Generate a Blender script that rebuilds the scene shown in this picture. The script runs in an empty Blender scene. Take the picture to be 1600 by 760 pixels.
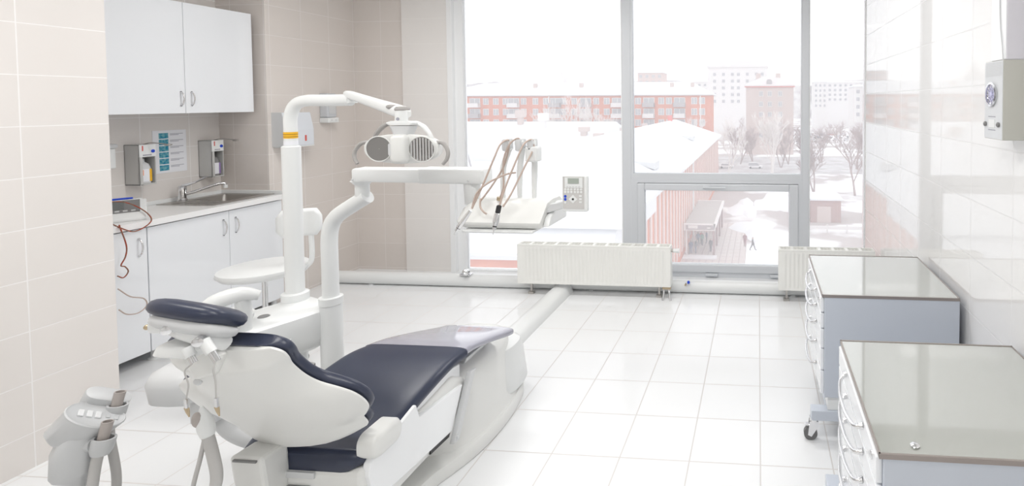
import bpy, bmesh, math, random
from mathutils import Vector, Matrix
R_ = random.Random(7)
SC = bpy.context.scene
COL = SC.collection

# ------------------------------------------------------------------ camera, sky, lights, exposure
F_PX, CX, CY = 805.274, 1117.649, 184.752
cam = bpy.data.cameras.new('camera'); cam_o = bpy.data.objects.new('camera', cam); COL.objects.link(cam_o)
cam.sensor_fit = 'HORIZONTAL'; cam.sensor_width = 36.0
cam.lens = F_PX / 1600 * 36.0
cam.shift_x = -(CX - 800) / 1600
cam.shift_y = (CY - 380) / 1600
cam.clip_start = 0.05; cam.clip_end = 3000
RR = [(0.996534435, 0.0831189275, -0.00321942432), (-0.000569216, -0.0318885626, -0.999491268), (-0.0831793051, 0.996029299, -0.0317307381)]
M = Matrix.Identity(4)
for i in range(3):
    M[i][0] = RR[0][i]; M[i][1] = -RR[1][i]; M[i][2] = -RR[2][i]
M[0][3], M[1][3], M[2][3] = 0, 0, 1.70
cam_o.matrix_world = M
SC.camera = cam_o

SKY = 1.7
world = bpy.data.worlds.new('overcast_sky'); SC.world = world; world.use_nodes = True
bg = world.node_tree.nodes['Background']
bg.inputs[0].default_value = (0.97, 0.985, 1.0, 1); bg.inputs[1].default_value = SKY

def area(name, loc, size, power, rot=(0, 0, 0), color=(1, 1, 1), portal=False):
    l = bpy.data.lights.new(name, 'AREA'); l.shape = 'RECTANGLE'; l.size, l.size_y = size; l.energy = power; l.color = color
    o = bpy.data.objects.new(name, l); COL.objects.link(o); o.location = loc; o.rotation_euler = rot
    if portal: l.cycles.is_portal = True
    return o
LAMP = 20
for (lx, ly) in ((-2.5, 3.3), (-0.4, 3.3), (-2.3, 1.2), (-0.3, 1.0), (-1.2, -1.2)):
    area('ceiling_lamp', (lx, ly, 2.97), (1.2, 0.3), LAMP, color=(1, 0.985, 0.96))
area('window_portal', (-1.0, 5.06, 1.48), (4.0, 2.95), 1, rot=(math.radians(-90), 0, 0), portal=True)

SC.view_settings.view_transform = 'Standard'
SC.view_settings.look = 'None'
SC.view_settings.exposure = 0.09
SC.view_settings.gamma = 1.0
SC.view_settings.use_curve_mapping = False
SC.cycles.diffuse_bounces = 6
SC.cycles.transparent_max_bounces = 16

# ------------------------------------------------------------------ materials
MATS = {}
def mat(name, col, rough=0.5, metal=0.0, coat=0.0, spec=0.5, noise=0.0, nscale=30, bump=0.0, trans=0.0, sub=None):
    if name in MATS: return MATS[name]
    m = bpy.data.materials.new(name); m.use_nodes = True; nt = m.node_tree
    b = nt.nodes['Principled BSDF']
    b.inputs['Base Color'].default_value = (*col, 1); b.inputs['Roughness'].default_value = rough
    b.inputs['Metallic'].default_value = metal; b.inputs['Coat Weight'].default_value = coat
    b.inputs['Coat Roughness'].default_value = 0.05
    b.inputs['Specular IOR Level'].default_value = spec
    b.inputs['Transmission Weight'].default_value = trans
    if noise or bump:
        tc = nt.nodes.new('ShaderNodeNewGeometry'); n = nt.nodes.new('ShaderNodeTexNoise')
        n.inputs['Scale'].default_value = nscale; n.inputs['Detail'].default_value = 4
        nt.links.new(tc.outputs['Position'], n.inputs['Vector'])
        if noise:
            r = nt.nodes.new('ShaderNodeMixRGB'); r.blend_type = 'MIX'
            r.inputs[1].default_value = (*[c * (1 - noise) for c in col], 1); r.inputs[2].default_value = (*[min(1, c * (1 + noise)) for c in col], 1)
            nt.links.new(n.outputs['Fac'], r.inputs[0]); nt.links.new(r.outputs[0], b.inputs['Base Color'])
        if bump:
            bp = nt.nodes.new('ShaderNodeBump'); bp.inputs['Strength'].default_value = bump; bp.inputs['Distance'].default_value = 0.002
            nt.links.new(n.outputs['Fac'], bp.inputs['Height']); nt.links.new(bp.outputs[0], b.inputs['Normal'])
    MATS[name] = m
    return m

def tile_mat(name, col, grout, w, h, u0=0.0, v0=0.0, floor=False, rough=0.12, mortar=0.003, var=0.0, coat=0.0, gbump=0.35):
    m = bpy.data.materials.new(name); m.use_nodes = True; nt = m.node_tree; L = nt.links.new
    b = nt.nodes['Principled BSDF']
    g = nt.nodes.new('ShaderNodeNewGeometry'); sp = nt.nodes.new('ShaderNodeSeparateXYZ'); L(g.outputs['Position'], sp.inputs[0])
    cb = nt.nodes.new('ShaderNodeCombineXYZ')
    if floor:
        us, vs = sp.outputs[0], sp.outputs[1]
    else:
        sn = nt.nodes.new('ShaderNodeSeparateXYZ'); L(g.outputs['True Normal'], sn.inputs[0])
        ab = nt.nodes.new('ShaderNodeMath'); ab.operation = 'ABSOLUTE'; L(sn.outputs[0], ab.inputs[0])
        gt = nt.nodes.new('ShaderNodeMath'); gt.operation = 'GREATER_THAN'; L(ab.outputs[0], gt.inputs[0]); gt.inputs[1].default_value = 0.5
        mx = nt.nodes.new('ShaderNodeMix'); mx.data_type = 'FLOAT'
        L(gt.outputs[0], mx.inputs[0]); L(sp.outputs[0], mx.inputs[2]); L(sp.outputs[1], mx.inputs[3])
        us, vs = mx.outputs[0], sp.outputs[2]
    for i, (s, o) in enumerate(((us, u0), (vs, v0))):
        a = nt.nodes.new('ShaderNodeMath'); a.operation = 'SUBTRACT'; L(s, a.inputs[0]); a.inputs[1].default_value = o - 100 * (w if i == 0 else h)
        L(a.outputs[0], cb.inputs[i])
    br = nt.nodes.new('ShaderNodeTexBrick'); br.offset = 0; br.squash = 1
    L(cb.outputs[0], br.inputs['Vector'])
    br.inputs['Color1'].default_value = (*col, 1); br.inputs['Color2'].default_value = (*[c * (1 - var) for c in col], 1); br.inputs['Mortar'].default_value = (*grout, 1)
    br.inputs['Scale'].default_value = 1; br.inputs['Mortar Size'].default_value = mortar; br.inputs['Mortar Smooth'].default_value = 0.2
    br.inputs['Brick Width'].default_value = w; br.inputs['Row Height'].default_value = h; br.inputs['Bias'].default_value = 0
    L(br.outputs['Color'], b.inputs['Base Color'])
    rg = nt.nodes.new('ShaderNodeMapRange'); rg.inputs['To Min'].default_value = rough; rg.inputs['To Max'].default_value = 0.6
    L(br.outputs['Fac'], rg.inputs['Value']); L(rg.outputs[0], b.inputs['Roughness'])
    b.inputs['Coat Weight'].default_value = coat; b.inputs['Coat Roughness'].default_value = 0.03
    bp = nt.nodes.new('ShaderNodeBump'); bp.invert = True; bp.inputs['Strength'].default_value = gbump; bp.inputs['Distance'].default_value = 0.002
    L(br.outputs['Fac'], bp.inputs['Height']); L(bp.outputs[0], b.inputs['Normal'])
    return m

def glass_mat(name, veil, tint=(1, 1, 1), gloss=0.04):
    m = bpy.data.materials.new(name); m.use_nodes = True; nt = m.node_tree; nt.nodes.clear(); L = nt.links.new
    out = nt.nodes.new('ShaderNodeOutputMaterial'); tr = nt.nodes.new('ShaderNodeBsdfTransparent'); tr.inputs[0].default_value = (*tint, 1)
    tl = nt.nodes.new('ShaderNodeBsdfTranslucent'); tl.inputs[0].default_value = (0.96, 0.97, 1, 1)
    gl = nt.nodes.new('ShaderNodeBsdfGlossy'); gl.inputs['Roughness'].default_value = 0.0
    m1 = nt.nodes.new('ShaderNodeMixShader'); m1.inputs[0].default_value = veil; L(tr.outputs[0], m1.inputs[1]); L(tl.outputs[0], m1.inputs[2])
    fr = nt.nodes.new('ShaderNodeFresnel'); fr.inputs[0].default_value = 1.4
    m2 = nt.nodes.new('ShaderNodeMixShader'); L(fr.outputs[0], m2.inputs[0]); L(m1.outputs[0], m2.inputs[1]); L(gl.outputs[0], m2.inputs[2])
    L(m2.outputs[0], out.inputs[0])
    return m

def two_tone(name, c1, c2, scale, lo=0.45, hi=0.55, rough=0.9, detail=5):
    m = bpy.data.materials.new(name); m.use_nodes = True; nt = m.node_tree; L = nt.links.new
    b = nt.nodes['Principled BSDF']; b.inputs['Roughness'].default_value = rough; b.inputs['Specular IOR Level'].default_value = 0.2
    g = nt.nodes.new('ShaderNodeNewGeometry'); n = nt.nodes.new('ShaderNodeTexNoise'); n.inputs['Scale'].default_value = scale; n.inputs['Detail'].default_value = detail
    L(g.outputs['Position'], n.inputs['Vector'])
    cr = nt.nodes.new('ShaderNodeValToRGB'); cr.color_ramp.elements[0].position = lo; cr.color_ramp.elements[1].position = hi
    cr.color_ramp.elements[0].color = (*c1, 1); cr.color_ramp.elements[1].color = (*c2, 1)
    L(n.outputs['Fac'], cr.inputs[0]); L(cr.outputs[0], b.inputs['Base Color'])
    return m

WHITE = mat('white_enamel', (0.86, 0.875, 0.89), 0.22, coat=0.3)
PLAST = mat('white_plastic', (0.79, 0.805, 0.805), 0.28)
SHELL = mat('moulded_shell', (0.75, 0.755, 0.74), 0.3)
GREYP = mat('grey_plastic', (0.62, 0.63, 0.64), 0.4)
DGREY = mat('dark_grey_plastic', (0.22, 0.22, 0.22), 0.45)
BLACK = mat('black_plastic', (0.02, 0.02, 0.022), 0.4)
NAVY = mat('navy_vinyl', (0.028, 0.035, 0.065), 0.33, noise=0.1, nscale=300, bump=0.05)
COVER = mat('clear_foot_cover', (0.34, 0.34, 0.40), 0.06, coat=0.8)  # grey base stands in for window sheen on clear plastic over navy
CHROME = mat('chrome', (0.75, 0.75, 0.76), 0.14, 1.0)
STEEL = mat('brushed_steel', (0.50, 0.48, 0.46), 0.3, 1.0)
ALU = mat('anodised_aluminium', (0.66, 0.68, 0.71), 0.4, 0.15)
FRAMEW = mat('white_frame', (0.86, 0.87, 0.88), 0.35)
HOSE = mat('beige_hose', (0.50, 0.40, 0.35), 0.45)
GHOSE = mat('grey_hose', (0.50, 0.49, 0.48), 0.5)
LAMIN = mat('white_laminate', (0.85, 0.87, 0.90), 0.035, coat=0.5)
COUNT = mat('worktop_laminate', (0.87, 0.87, 0.87), 0.22)
DRAWB = mat('pale_blue_steel', (0.57, 0.61, 0.68), 0.35)
DRAWF = mat('drawer_front_white', (0.86, 0.88, 0.91), 0.2, coat=0.3)
GTOP = mat('grey_glass_top', (0.36, 0.375, 0.345), 0.02, coat=1.0, spec=1.0)
GTOP.node_tree.nodes['Principled BSDF'].inputs['Coat IOR'].default_value = 2.3
TRIMB = mat('bronze_edge', (0.36, 0.32, 0.30), 0.35, 0.6)
RADI = mat('radiator_enamel', (0.86, 0.86, 0.83), 0.3)
PAPER = mat('paper', (0.82, 0.83, 0.87), 0.8)
RUBBER = mat('grey_rubber', (0.16, 0.16, 0.16), 0.6)
YELLOW = mat('yellow_sticker', (0.85, 0.47, 0.02), 0.5)
BLUE = mat('blue_plastic', (0.015, 0.07, 0.60), 0.35)
TEAL = two_tone('teal_picture', (0.02, 0.22, 0.36), (0.20, 0.45, 0.50), 60, 0.35, 0.65)
PURPLE = mat('purple_label', (0.28, 0.20, 0.42), 0.5)
RED = mat('red_plastic', (0.65, 0.12, 0.10), 0.5)
ORANGE = mat('orange_label', (0.85, 0.30, 0.12), 0.5)
BRASS = mat('brass', (0.52, 0.42, 0.29), 0.35, 0.8)
TXT = mat('grey_print', (0.35, 0.35, 0.40), 0.8)
LCD = mat('lcd_screen', (0.38, 0.42, 0.38), 0.2)
REFL = mat('lamp_reflector', (0.42, 0.41, 0.40), 0.22, 0.8)
RED_T = two_tone('red_hose', (0.35, 0.08, 0.05), (0.25, 0.14, 0.10), 50)
LEFTT = tile_mat('beige_wall_tile', (0.76, 0.725, 0.70), (0.83, 0.81, 0.80), 0.33, 0.2385, 2.09 - 0.33 * 4, 0.404, rough=0.10, var=0.02)
FART = tile_mat('beige_far_tile', (0.72, 0.67, 0.635), (0.77, 0.73, 0.71), 0.30, 0.25, 4.31, 2.02, rough=0.16, var=0.02)
RIGHTT = tile_mat('white_wall_tile', (0.83, 0.825, 0.82), (0.80, 0.80, 0.80), 0.402, 0.268, 2.11, 0.965, rough=0.045, mortar=0.004, coat=0.6)
FLOORT = tile_mat('white_floor_tile', (0.84, 0.85, 0.86), (0.66, 0.64, 0.63), 0.33546, 0.33546, 0.0092, 4.0427, floor=True, rough=0.16, mortar=0.0035, var=0.012)
PLASTER = mat('white_plaster', (0.85, 0.85, 0.84), 0.8)
JAMBT = tile_mat('pale_jamb_panel', (0.80, 0.775, 0.755), (0.82, 0.80, 0.78), 0.6, 0.25, -3.6, 2.036, rough=0.25, mortar=0.002)
VEIL = 0.23  # milky share of the panes, put in for outdoor haze and glare
GLASS = glass_mat('window_glass', VEIL)
# outside
SNOW = mat('snow', (0.72, 0.735, 0.76), 0.9, spec=0.1)
REDB = two_tone('red_brick', (0.54, 0.185, 0.115), (0.62, 0.24, 0.155), 1.2, 0.3, 0.7)
PINKB = mat('pink_render', (0.54, 0.45, 0.42), 0.9)
WHITEB = mat('white_render', (0.70, 0.68, 0.68), 0.9)
PALEB = mat('pale_pink_render', (0.60, 0.48, 0.45), 0.9)
WINB = mat('far_window', (0.36, 0.37, 0.39), 0.3)  # lightened: distance haze is put into the glass colour
WINF = mat('far_window_frame', (0.75, 0.75, 0.75), 0.6)
BALC = mat('grey_balcony', (0.36, 0.34, 0.35), 0.8)
GROUND = two_tone('snowy_ground', (0.42, 0.38, 0.37), (0.84, 0.85, 0.87), 0.055, 0.47, 0.54)
ROAD = two_tone('slushy_road', (0.40, 0.38, 0.38), (0.55, 0.54, 0.55), 0.2, 0.4, 0.6)
PAVE = tile_mat('paving_slabs', (0.56, 0.50, 0.48), (0.36, 0.31, 0.30), 0.8, 1.6, floor=True, rough=0.8, mortar=0.06)
BARKW = mat('birch_bark', (0.72, 0.68, 0.66), 0.9)
BARKD = mat('grey_twigs', (0.36, 0.28, 0.27), 0.9)
HILL = two_tone('wooded_hill', (0.35, 0.33, 0.34), (0.6, 0.58, 0.58), 0.05, 0.4, 0.6)
CANOPY = mat('canopy_roof', (0.40, 0.38, 0.36), 0.9, noise=0.15, nscale=1)

# ------------------------------------------------------------------ mesh helpers
ORG = {}
def catmull(pts, n=8):
    P = [Vector(p) for p in pts]
    if len(P) < 3: return P
    E = [2 * P[0] - P[1]] + P + [2 * P[-1] - P[-2]]
    out = []
    for i in range(1, len(E) - 2):
        a, b, c, d = E[i - 1:i + 3]
        for k in range(n):
            t = k / n
            out.append(0.5 * ((2 * b) + (c - a) * t + (2 * a - 5 * b + 4 * c - d) * t * t + (3 * b - a - 3 * c + d) * t ** 3))
    out.append(P[-1]); return out

class MB:
    def __init__(s): s.v = []; s.f = []; s.mi = []; s.m = 0; s.hard = False; s.boxy = False
    def add(s, vs, fs):
        o = len(s.v); s.v += [tuple(v) for v in vs]; s.f += [tuple(i + o for i in f) for f in fs]; s.mi += [s.m] * len(fs); return s
    def box(s, x0, x1, y0, y1, z0, z1, bev=0.0, seg=2, mtx=None):
        s.boxy = True; bm = bmesh.new(); bmesh.ops.create_cube(bm, size=1)
        for v in bm.verts: v.co = Vector(((x0 + x1) / 2 + v.co.x * (x1 - x0), (y0 + y1) / 2 + v.co.y * (y1 - y0), (z0 + z1) / 2 + v.co.z * (z1 - z0)))
        if bev: s.hard = True; bmesh.ops.bevel(bm, geom=list(bm.edges), offset=bev, segments=seg, affect='EDGES', profile=0.5)
        if mtx: bmesh.ops.transform(bm, matrix=mtx, verts=bm.verts)
        return s.frombm(bm)
    def frombm(s, bm):
        bm.verts.index_update(); s.add([v.co.copy() for v in bm.verts], [[v.index for v in f.verts] for f in bm.faces]); bm.free(); return s
    def prism(s, poly, axis, d0, d1, bev=0.0, seg=2):
        """poly of 2D points in the other two axes (x,y,z order), extruded along axis from d0 to d1"""
        def P(a, b, d): return {'x': (d, a, b), 'y': (a, d, b), 'z': (a, b, d)}[axis]
        s.boxy = True; bm = bmesh.new(); A = [bm.verts.new(P(a, b, d0)) for a, b in poly]; B = [bm.verts.new(P(a, b, d1)) for a, b in poly]
        bm.faces.new(A); bm.faces.new(B); n = len(poly)
        for i in range(n): bm.faces.new((A[i], A[(i + 1) % n], B[(i + 1) % n], B[i]))
        bmesh.ops.recalc_face_normals(bm, faces=bm.faces)
        if bev: s.hard = True; bmesh.ops.bevel(bm, geom=list(bm.edges), offset=bev, segments=seg, affect='EDGES', profile=0.5)
        return s.frombm(bm)
    def tube(s, pts, r, n=12, sub=8, caps=True):
        P = catmull(pts, sub) if sub else [Vector(p) for p in pts]
        m = len(P); rad = [r] * m
        if isinstance(r, (list, tuple)):
            k = len(r) - 1; rad = []
            for i in range(m):
                t = i / (m - 1) * k; j = min(int(t), k - 1); rad.append(r[j] + (r[j + 1] - r[j]) * (t - j))
        T = [(P[min(i + 1, m - 1)] - P[max(i - 1, 0)]).normalized() for i in range(m)]
        up = Vector((0, 0, 1)) if abs(T[0].z) < 0.9 else Vector((1, 0, 0))
        N = (up - T[0] * up.dot(T[0])).normalized(); vs = []; fs = []
        for i in range(m):
            N = (N - T[i] * N.dot(T[i])).normalized(); B = T[i].cross(N)
            for k in range(n):
                a = 2 * math.pi * k / n; vs.append(P[i] + (N * math.cos(a) + B * math.sin(a)) * rad[i])
        for i in range(m - 1):
            for k in range(n): fs.append((i * n + k, i * n + (k + 1) % n, (i + 1) * n + (k + 1) % n, (i + 1) * n + k))
        if caps: fs += [tuple(range(n - 1, -1, -1)), tuple((m - 1) * n + k for k in range(n))]
        return s.add(vs, fs)
    def cyl(s, p0, p1, r0, r1=None, n=24):
        return s.tube([p0, p1], [r0, r0 if r1 is None else r1], n, 0)
    def lathe(s, prof, o=(0, 0, 0), axis=(0, 0, 1), n=32, sx=1.0, sy=1.0):
        q = Vector((0, 0, 1)).rotation_difference(Vector(axis).normalized()); o = Vector(o); vs = []; fs = []; m = len(prof)
        for r, h in prof:
            for k in range(n):
                a = 2 * math.pi * k / n; vs.append(o + q @ Vector((r * math.cos(a) * sx, r * math.sin(a) * sy, h)))
        for i in range(m - 1):
            for k in range(n): fs.append((i * n + k, i * n + (k + 1) % n, (i + 1) * n + (k + 1) % n, (i + 1) * n + k))
        if prof[0][0] > 1e-6: fs.append(tuple(range(n - 1, -1, -1)))
        if prof[-1][0] > 1e-6: fs.append(tuple((m - 1) * n + k for k in range(n)))
        return s.add(vs, fs)
    def loft(s, rings, caps=True, closed=True):
        n = len(rings[0]); vs = [p for r in rings for p in r]; fs = []; e = n if closed else n - 1
        for i in range(len(rings) - 1):
            for k in range(e): fs.append((i * n + k, i * n + (k + 1) % n, (i + 1) * n + (k + 1) % n, (i + 1) * n + k))
        if caps: fs += [tuple(range(n - 1, -1, -1)), tuple((len(rings) - 1) * n + k for k in range(n))]
        return s.add(vs, fs)
    def ball(s, c, r, n=20, q=None):
        r = (r, r, r) if not isinstance(r, (tuple, list)) else r; bm = bmesh.new(); bmesh.ops.create_uvsphere(bm, u_segments=n, v_segments=n // 2 + 2, radius=1)
        for v in bm.verts:
            p = Vector((v.co.x * r[0], v.co.y * r[1], v.co.z * r[2]))
            if q: p = q @ p
            v.co = p + Vector(c)
        return s.frombm(bm)
    def xf(s, mtx):
        s.v = [tuple(mtx @ Vector(v)) for v in s.v]; return s
    def build(s, name, mats, parent=None, smooth=True, ang=35):
        org = ORG.get(parent.name, Vector()) if parent else Vector()
        me = bpy.data.meshes.new(name); me.from_pydata([tuple(Vector(v) - org) for v in s.v], [], s.f)
        mats = mats if isinstance(mats, (list, tuple)) else [mats]
        for m in mats: me.materials.append(m)
        for p, i in zip(me.polygons, s.mi): p.material_index = i
        bm = bmesh.new(); bm.from_mesh(me)
        if not s.boxy: bmesh.ops.remove_doubles(bm, verts=bm.verts, dist=1e-6)
        bmesh.ops.recalc_face_normals(bm, faces=bm.faces)
        if smooth:
            A = math.radians(ang)
            for f in bm.faces: f.smooth = True
            for e in bm.edges:
                if len(e.link_faces) == 2:
                    an = e.calc_face_angle(0); a0, a1 = (f.calc_area() for f in e.link_faces)
                    e.smooth = not (an > A or (s.hard and an > 0.14 and max(a0, a1) > 6 * min(a0, a1)))
        bm.to_mesh(me); bm.free()
        o = bpy.data.objects.new(name, me); COL.objects.link(o)
        if parent: o.parent = parent
        ORG[o.name] = org
        return o

def thing(name, label, cat, loc=(0, 0, 0), group=None):
    o = bpy.data.objects.new(name, None); COL.objects.link(o); o.location = loc; o.empty_display_size = 0.05
    ORG[o.name] = Vector(loc); tag(o, label, cat, group); return o
def tag(o, label, cat, group=None, kind=None):
    o['label'] = label; o['category'] = cat
    if group: o['group'] = group
    if kind: o['kind'] = kind
    return o
def struct(o): o['kind'] = 'structure'; return o
def sbox(name, m, *a, **k): return struct(MB().box(*a, **k).build(name, m))
def dup(o, loc, label=None):
    r = o.copy(); COL.objects.link(r); r.location = loc; ORG[r.name] = Vector(loc)
    if label: r['label'] = label
    for ch in list(o.children):
        c = ch.copy(); COL.objects.link(c); c.parent = r
        for g in ch.children:
            d = g.copy(); COL.objects.link(d); d.parent = c
    return r
def rrect(cx, cy, hx, hy, r, n=6):
    r = min(r, hx * 0.999, hy * 0.999); pts = []
    for sx, sy, a0 in ((1, 1, 0), (-1, 1, 90), (-1, -1, 180), (1, -1, 270)):
        for k in range(n + 1):
            a = math.radians(a0 + 90 * k / n); pts.append((cx + sx * (hx - r) + r * math.cos(a), cy + sy * (hy - r) + r * math.sin(a)))
    return pts
def frame_quad(o, u, v):
    """matrix with local x along u, local z along v, local y = normal; origin o"""
    u = Vector(u).normalized(); v = Vector(v).normalized(); n = v.cross(u).normalized()
    m = Matrix.Identity(4)
    for i in range(3): m[i][0], m[i][1], m[i][2], m[i][3] = u[i], n[i], v[i], o[i]
    return m

# ================================================================== THE ROOM
YW = 4.916
sbox('floor', FLOORT, -4.7, 1.15, -3.1, 5.05, -0.12, 0.0)
sbox('ceiling', PLASTER, -4.7, 1.15, -3.1, 5.05, 3.0, 3.12)
sbox('wall_left', LEFTT, -4.66, -3.376, -3.1, 2.414, 0.0, 3.0)
sbox('wall_niche_back', LEFTT, -4.70, -4.52, 2.414, 3.97, 0.0, 3.0)
sbox('wall_left_far', FART, -4.66, -4.08, 3.97, 5.05, 0.0, 3.0)
sbox('wall_window_side', FART, -4.08, -3.07, YW, 5.05, 0.0, 3.0)
sbox('trim_1', JAMBT, -3.545, -3.075, YW - 0.03, YW, 0.0, 3.0)
sbox('wall_right', RIGHTT, 1.0, 1.15, -3.1, 5.05, 0.0, 3.0)
sbox('wall_back', PLASTER, -3.376, 1.0, -3.2, -3.05, 0.0, 3.0)
# window wall: mullions, transom and panes
sbox('trim_2', FRAMEW, -3.075, -3.02, YW - 0.035, YW + 0.09, 0.0, 3.0, bev=0.004)
sbox('trim_3', ALU, -1.319, -1.236, YW, YW + 0.085, 0.0, 3.0, bev=0.003)
sbox('trim_4', ALU, 0.416, 0.478, YW, YW + 0.085, 0.0, 3.0, bev=0.003)
sbox('trim_6', ALU, -3.02, 1.0, YW, YW + 0.085, 2.93, 3.0)
def win_empty(name, loc):
    o = bpy.data.objects.new(name, None); COL.objects.link(o); o.location = loc; ORG[o.name] = Vector(loc); o['kind'] = 'structure'; return o
def frame_mb(x0, x1, z0, z1, y0, y1, l, r, b, t, bev=0.0):
    m = MB()
    if l: m.box(x0, x0 + l, y0, y1, z0, z1, bev)
    if r: m.box(x1 - r, x1, y0, y1, z0, z1, bev)
    if b: m.box(x0 + l, x1 - r, y0, y1, z0, z0 + b, bev)
    if t: m.box(x0 + l, x1 - r, y0, y1, z1 - t, z1, bev)
    return m
w1 = win_empty('window_1', (-2.1, YW, 0))
frame_mb(-3.02, -1.319, 0.0, 2.93, YW + 0.01, YW + 0.075, 0.085, 0.012, 0.015, 0.02).build('frame', FRAMEW, w1)
MB().box(-2.945, -1.325, YW + 0.045, YW + 0.053, 0.008, 2.92).build('pane', GLASS, w1, smooth=False)
w2 = win_empty('window_2', (-0.4, YW, 1.0))
frame_mb(-1.236, 0.416, 0.94, 2.93, YW + 0.005, YW + 0.075, 0.02, 0.012, 0.066, 0.02).build('frame', ALU, w2)
MB().box(-1.226, 0.41, YW + 0.045, YW + 0.053, 0.99, 2.92).build('pane', GLASS, w2, smooth=False)
w3 = win_empty('window_3', (-0.4, YW, 0))
frame_mb(-1.238, 0.418, 0.0, 0.945, YW + 0.0, YW + 0.08, 0.064, 0.041, 0.05, 0.03).build('frame', ALU, w3)
frame_mb(-1.174, 0.377, 0.05, 0.91, YW - 0.015, YW + 0.06, 0.072, 0.085, 0.075, 0.066, bev=0.008).build('sash', ALU, w3)
MB().box(-1.115, 0.305, YW + 0.03, YW + 0.038, 0.112, 0.857).build('pane', GLASS, w3, smooth=False)
MB().box(-0.53, -0.46, YW - 0.03, YW - 0.015, 0.865, 0.895, 0.004).box(-0.53, -0.31, YW - 0.045, YW - 0.03, 0.872, 0.888, 0.005).build('handle', ALU, w3)
for hx in (-0.45, 0.17): MB().box(hx - 0.06, hx + 0.06, YW - 0.03, YW - 0.014, 0.02, 0.045, 0.004).build('hinge', ALU, w3)
w4 = win_empty('window_4', (0.7, YW, 0))
frame_mb(0.478, 1.0, 0.0, 2.93, YW + 0.01, YW + 0.075, 0.01, 0.006, 0.015, 0.02).build('frame', FRAMEW, w4)
MB().box(0.48, 0.999, YW + 0.045, YW + 0.053, 0.015, 2.91).build('pane', GLASS, w4, smooth=False)

# round pipe casing along the window wall, and the trunking across the floor
pc = thing('pipe_casing', 'long round white pipe casing lying along the foot of the window wall', 'pipe', (-1.5, 4.51, 0))
MB().cyl((-4.075, 4.51, 0.058), (0.995, 4.51, 0.058), 0.056, n=32).build('pipe', PLAST, pc)
for x in (-3.6, -1.5, 0.3): MB().box(x - 0.02, x + 0.02, 4.47, 4.55, 0.0, 0.012).build('clip', GREYP, pc)
cv = thing('pipe_valve', 'small chrome valve on the white pipe casing left of the long radiator', 'valve', (-2.68, 4.47, 0.11))
vx, vy = -2.68, 4.49
MB().box(vx - 0.05, vx + 0.05, vy - 0.03, vy + 0.03, 0.113, 0.128, 0.004).build('base', CHROME, cv)
MB().lathe([(0.012, 0), (0.03, 0.005), (0.032, 0.03), (0.02, 0.042), (0, 0.045)], (vx + 0.01, vy - 0.02, 0.135), (0.3, -0.6, 0.5), 20).build('cap', CHROME, cv)
MB().tube([(vx - 0.04, vy - 0.02, 0.125), (vx - 0.01, vy - 0.02, 0.15), (vx + 0.01, vy - 0.01, 0.155)], 0.008, 8).build('lever', CHROME, cv)
tr = MB(); pr = [(-1.84, 0.0), (-1.655, 0.0), (-1.67, 0.045), (-1.70, 0.068), (-1.75, 0.075), (-1.80, 0.068), (-1.828, 0.045)]
tr.prism(pr, 'y', 2.93, 4.452)
tag(tr.build('floor_trunking', PLAST), 'white rounded cable trunking on the floor from the window pipe to the chair base', 'trunking')

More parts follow.
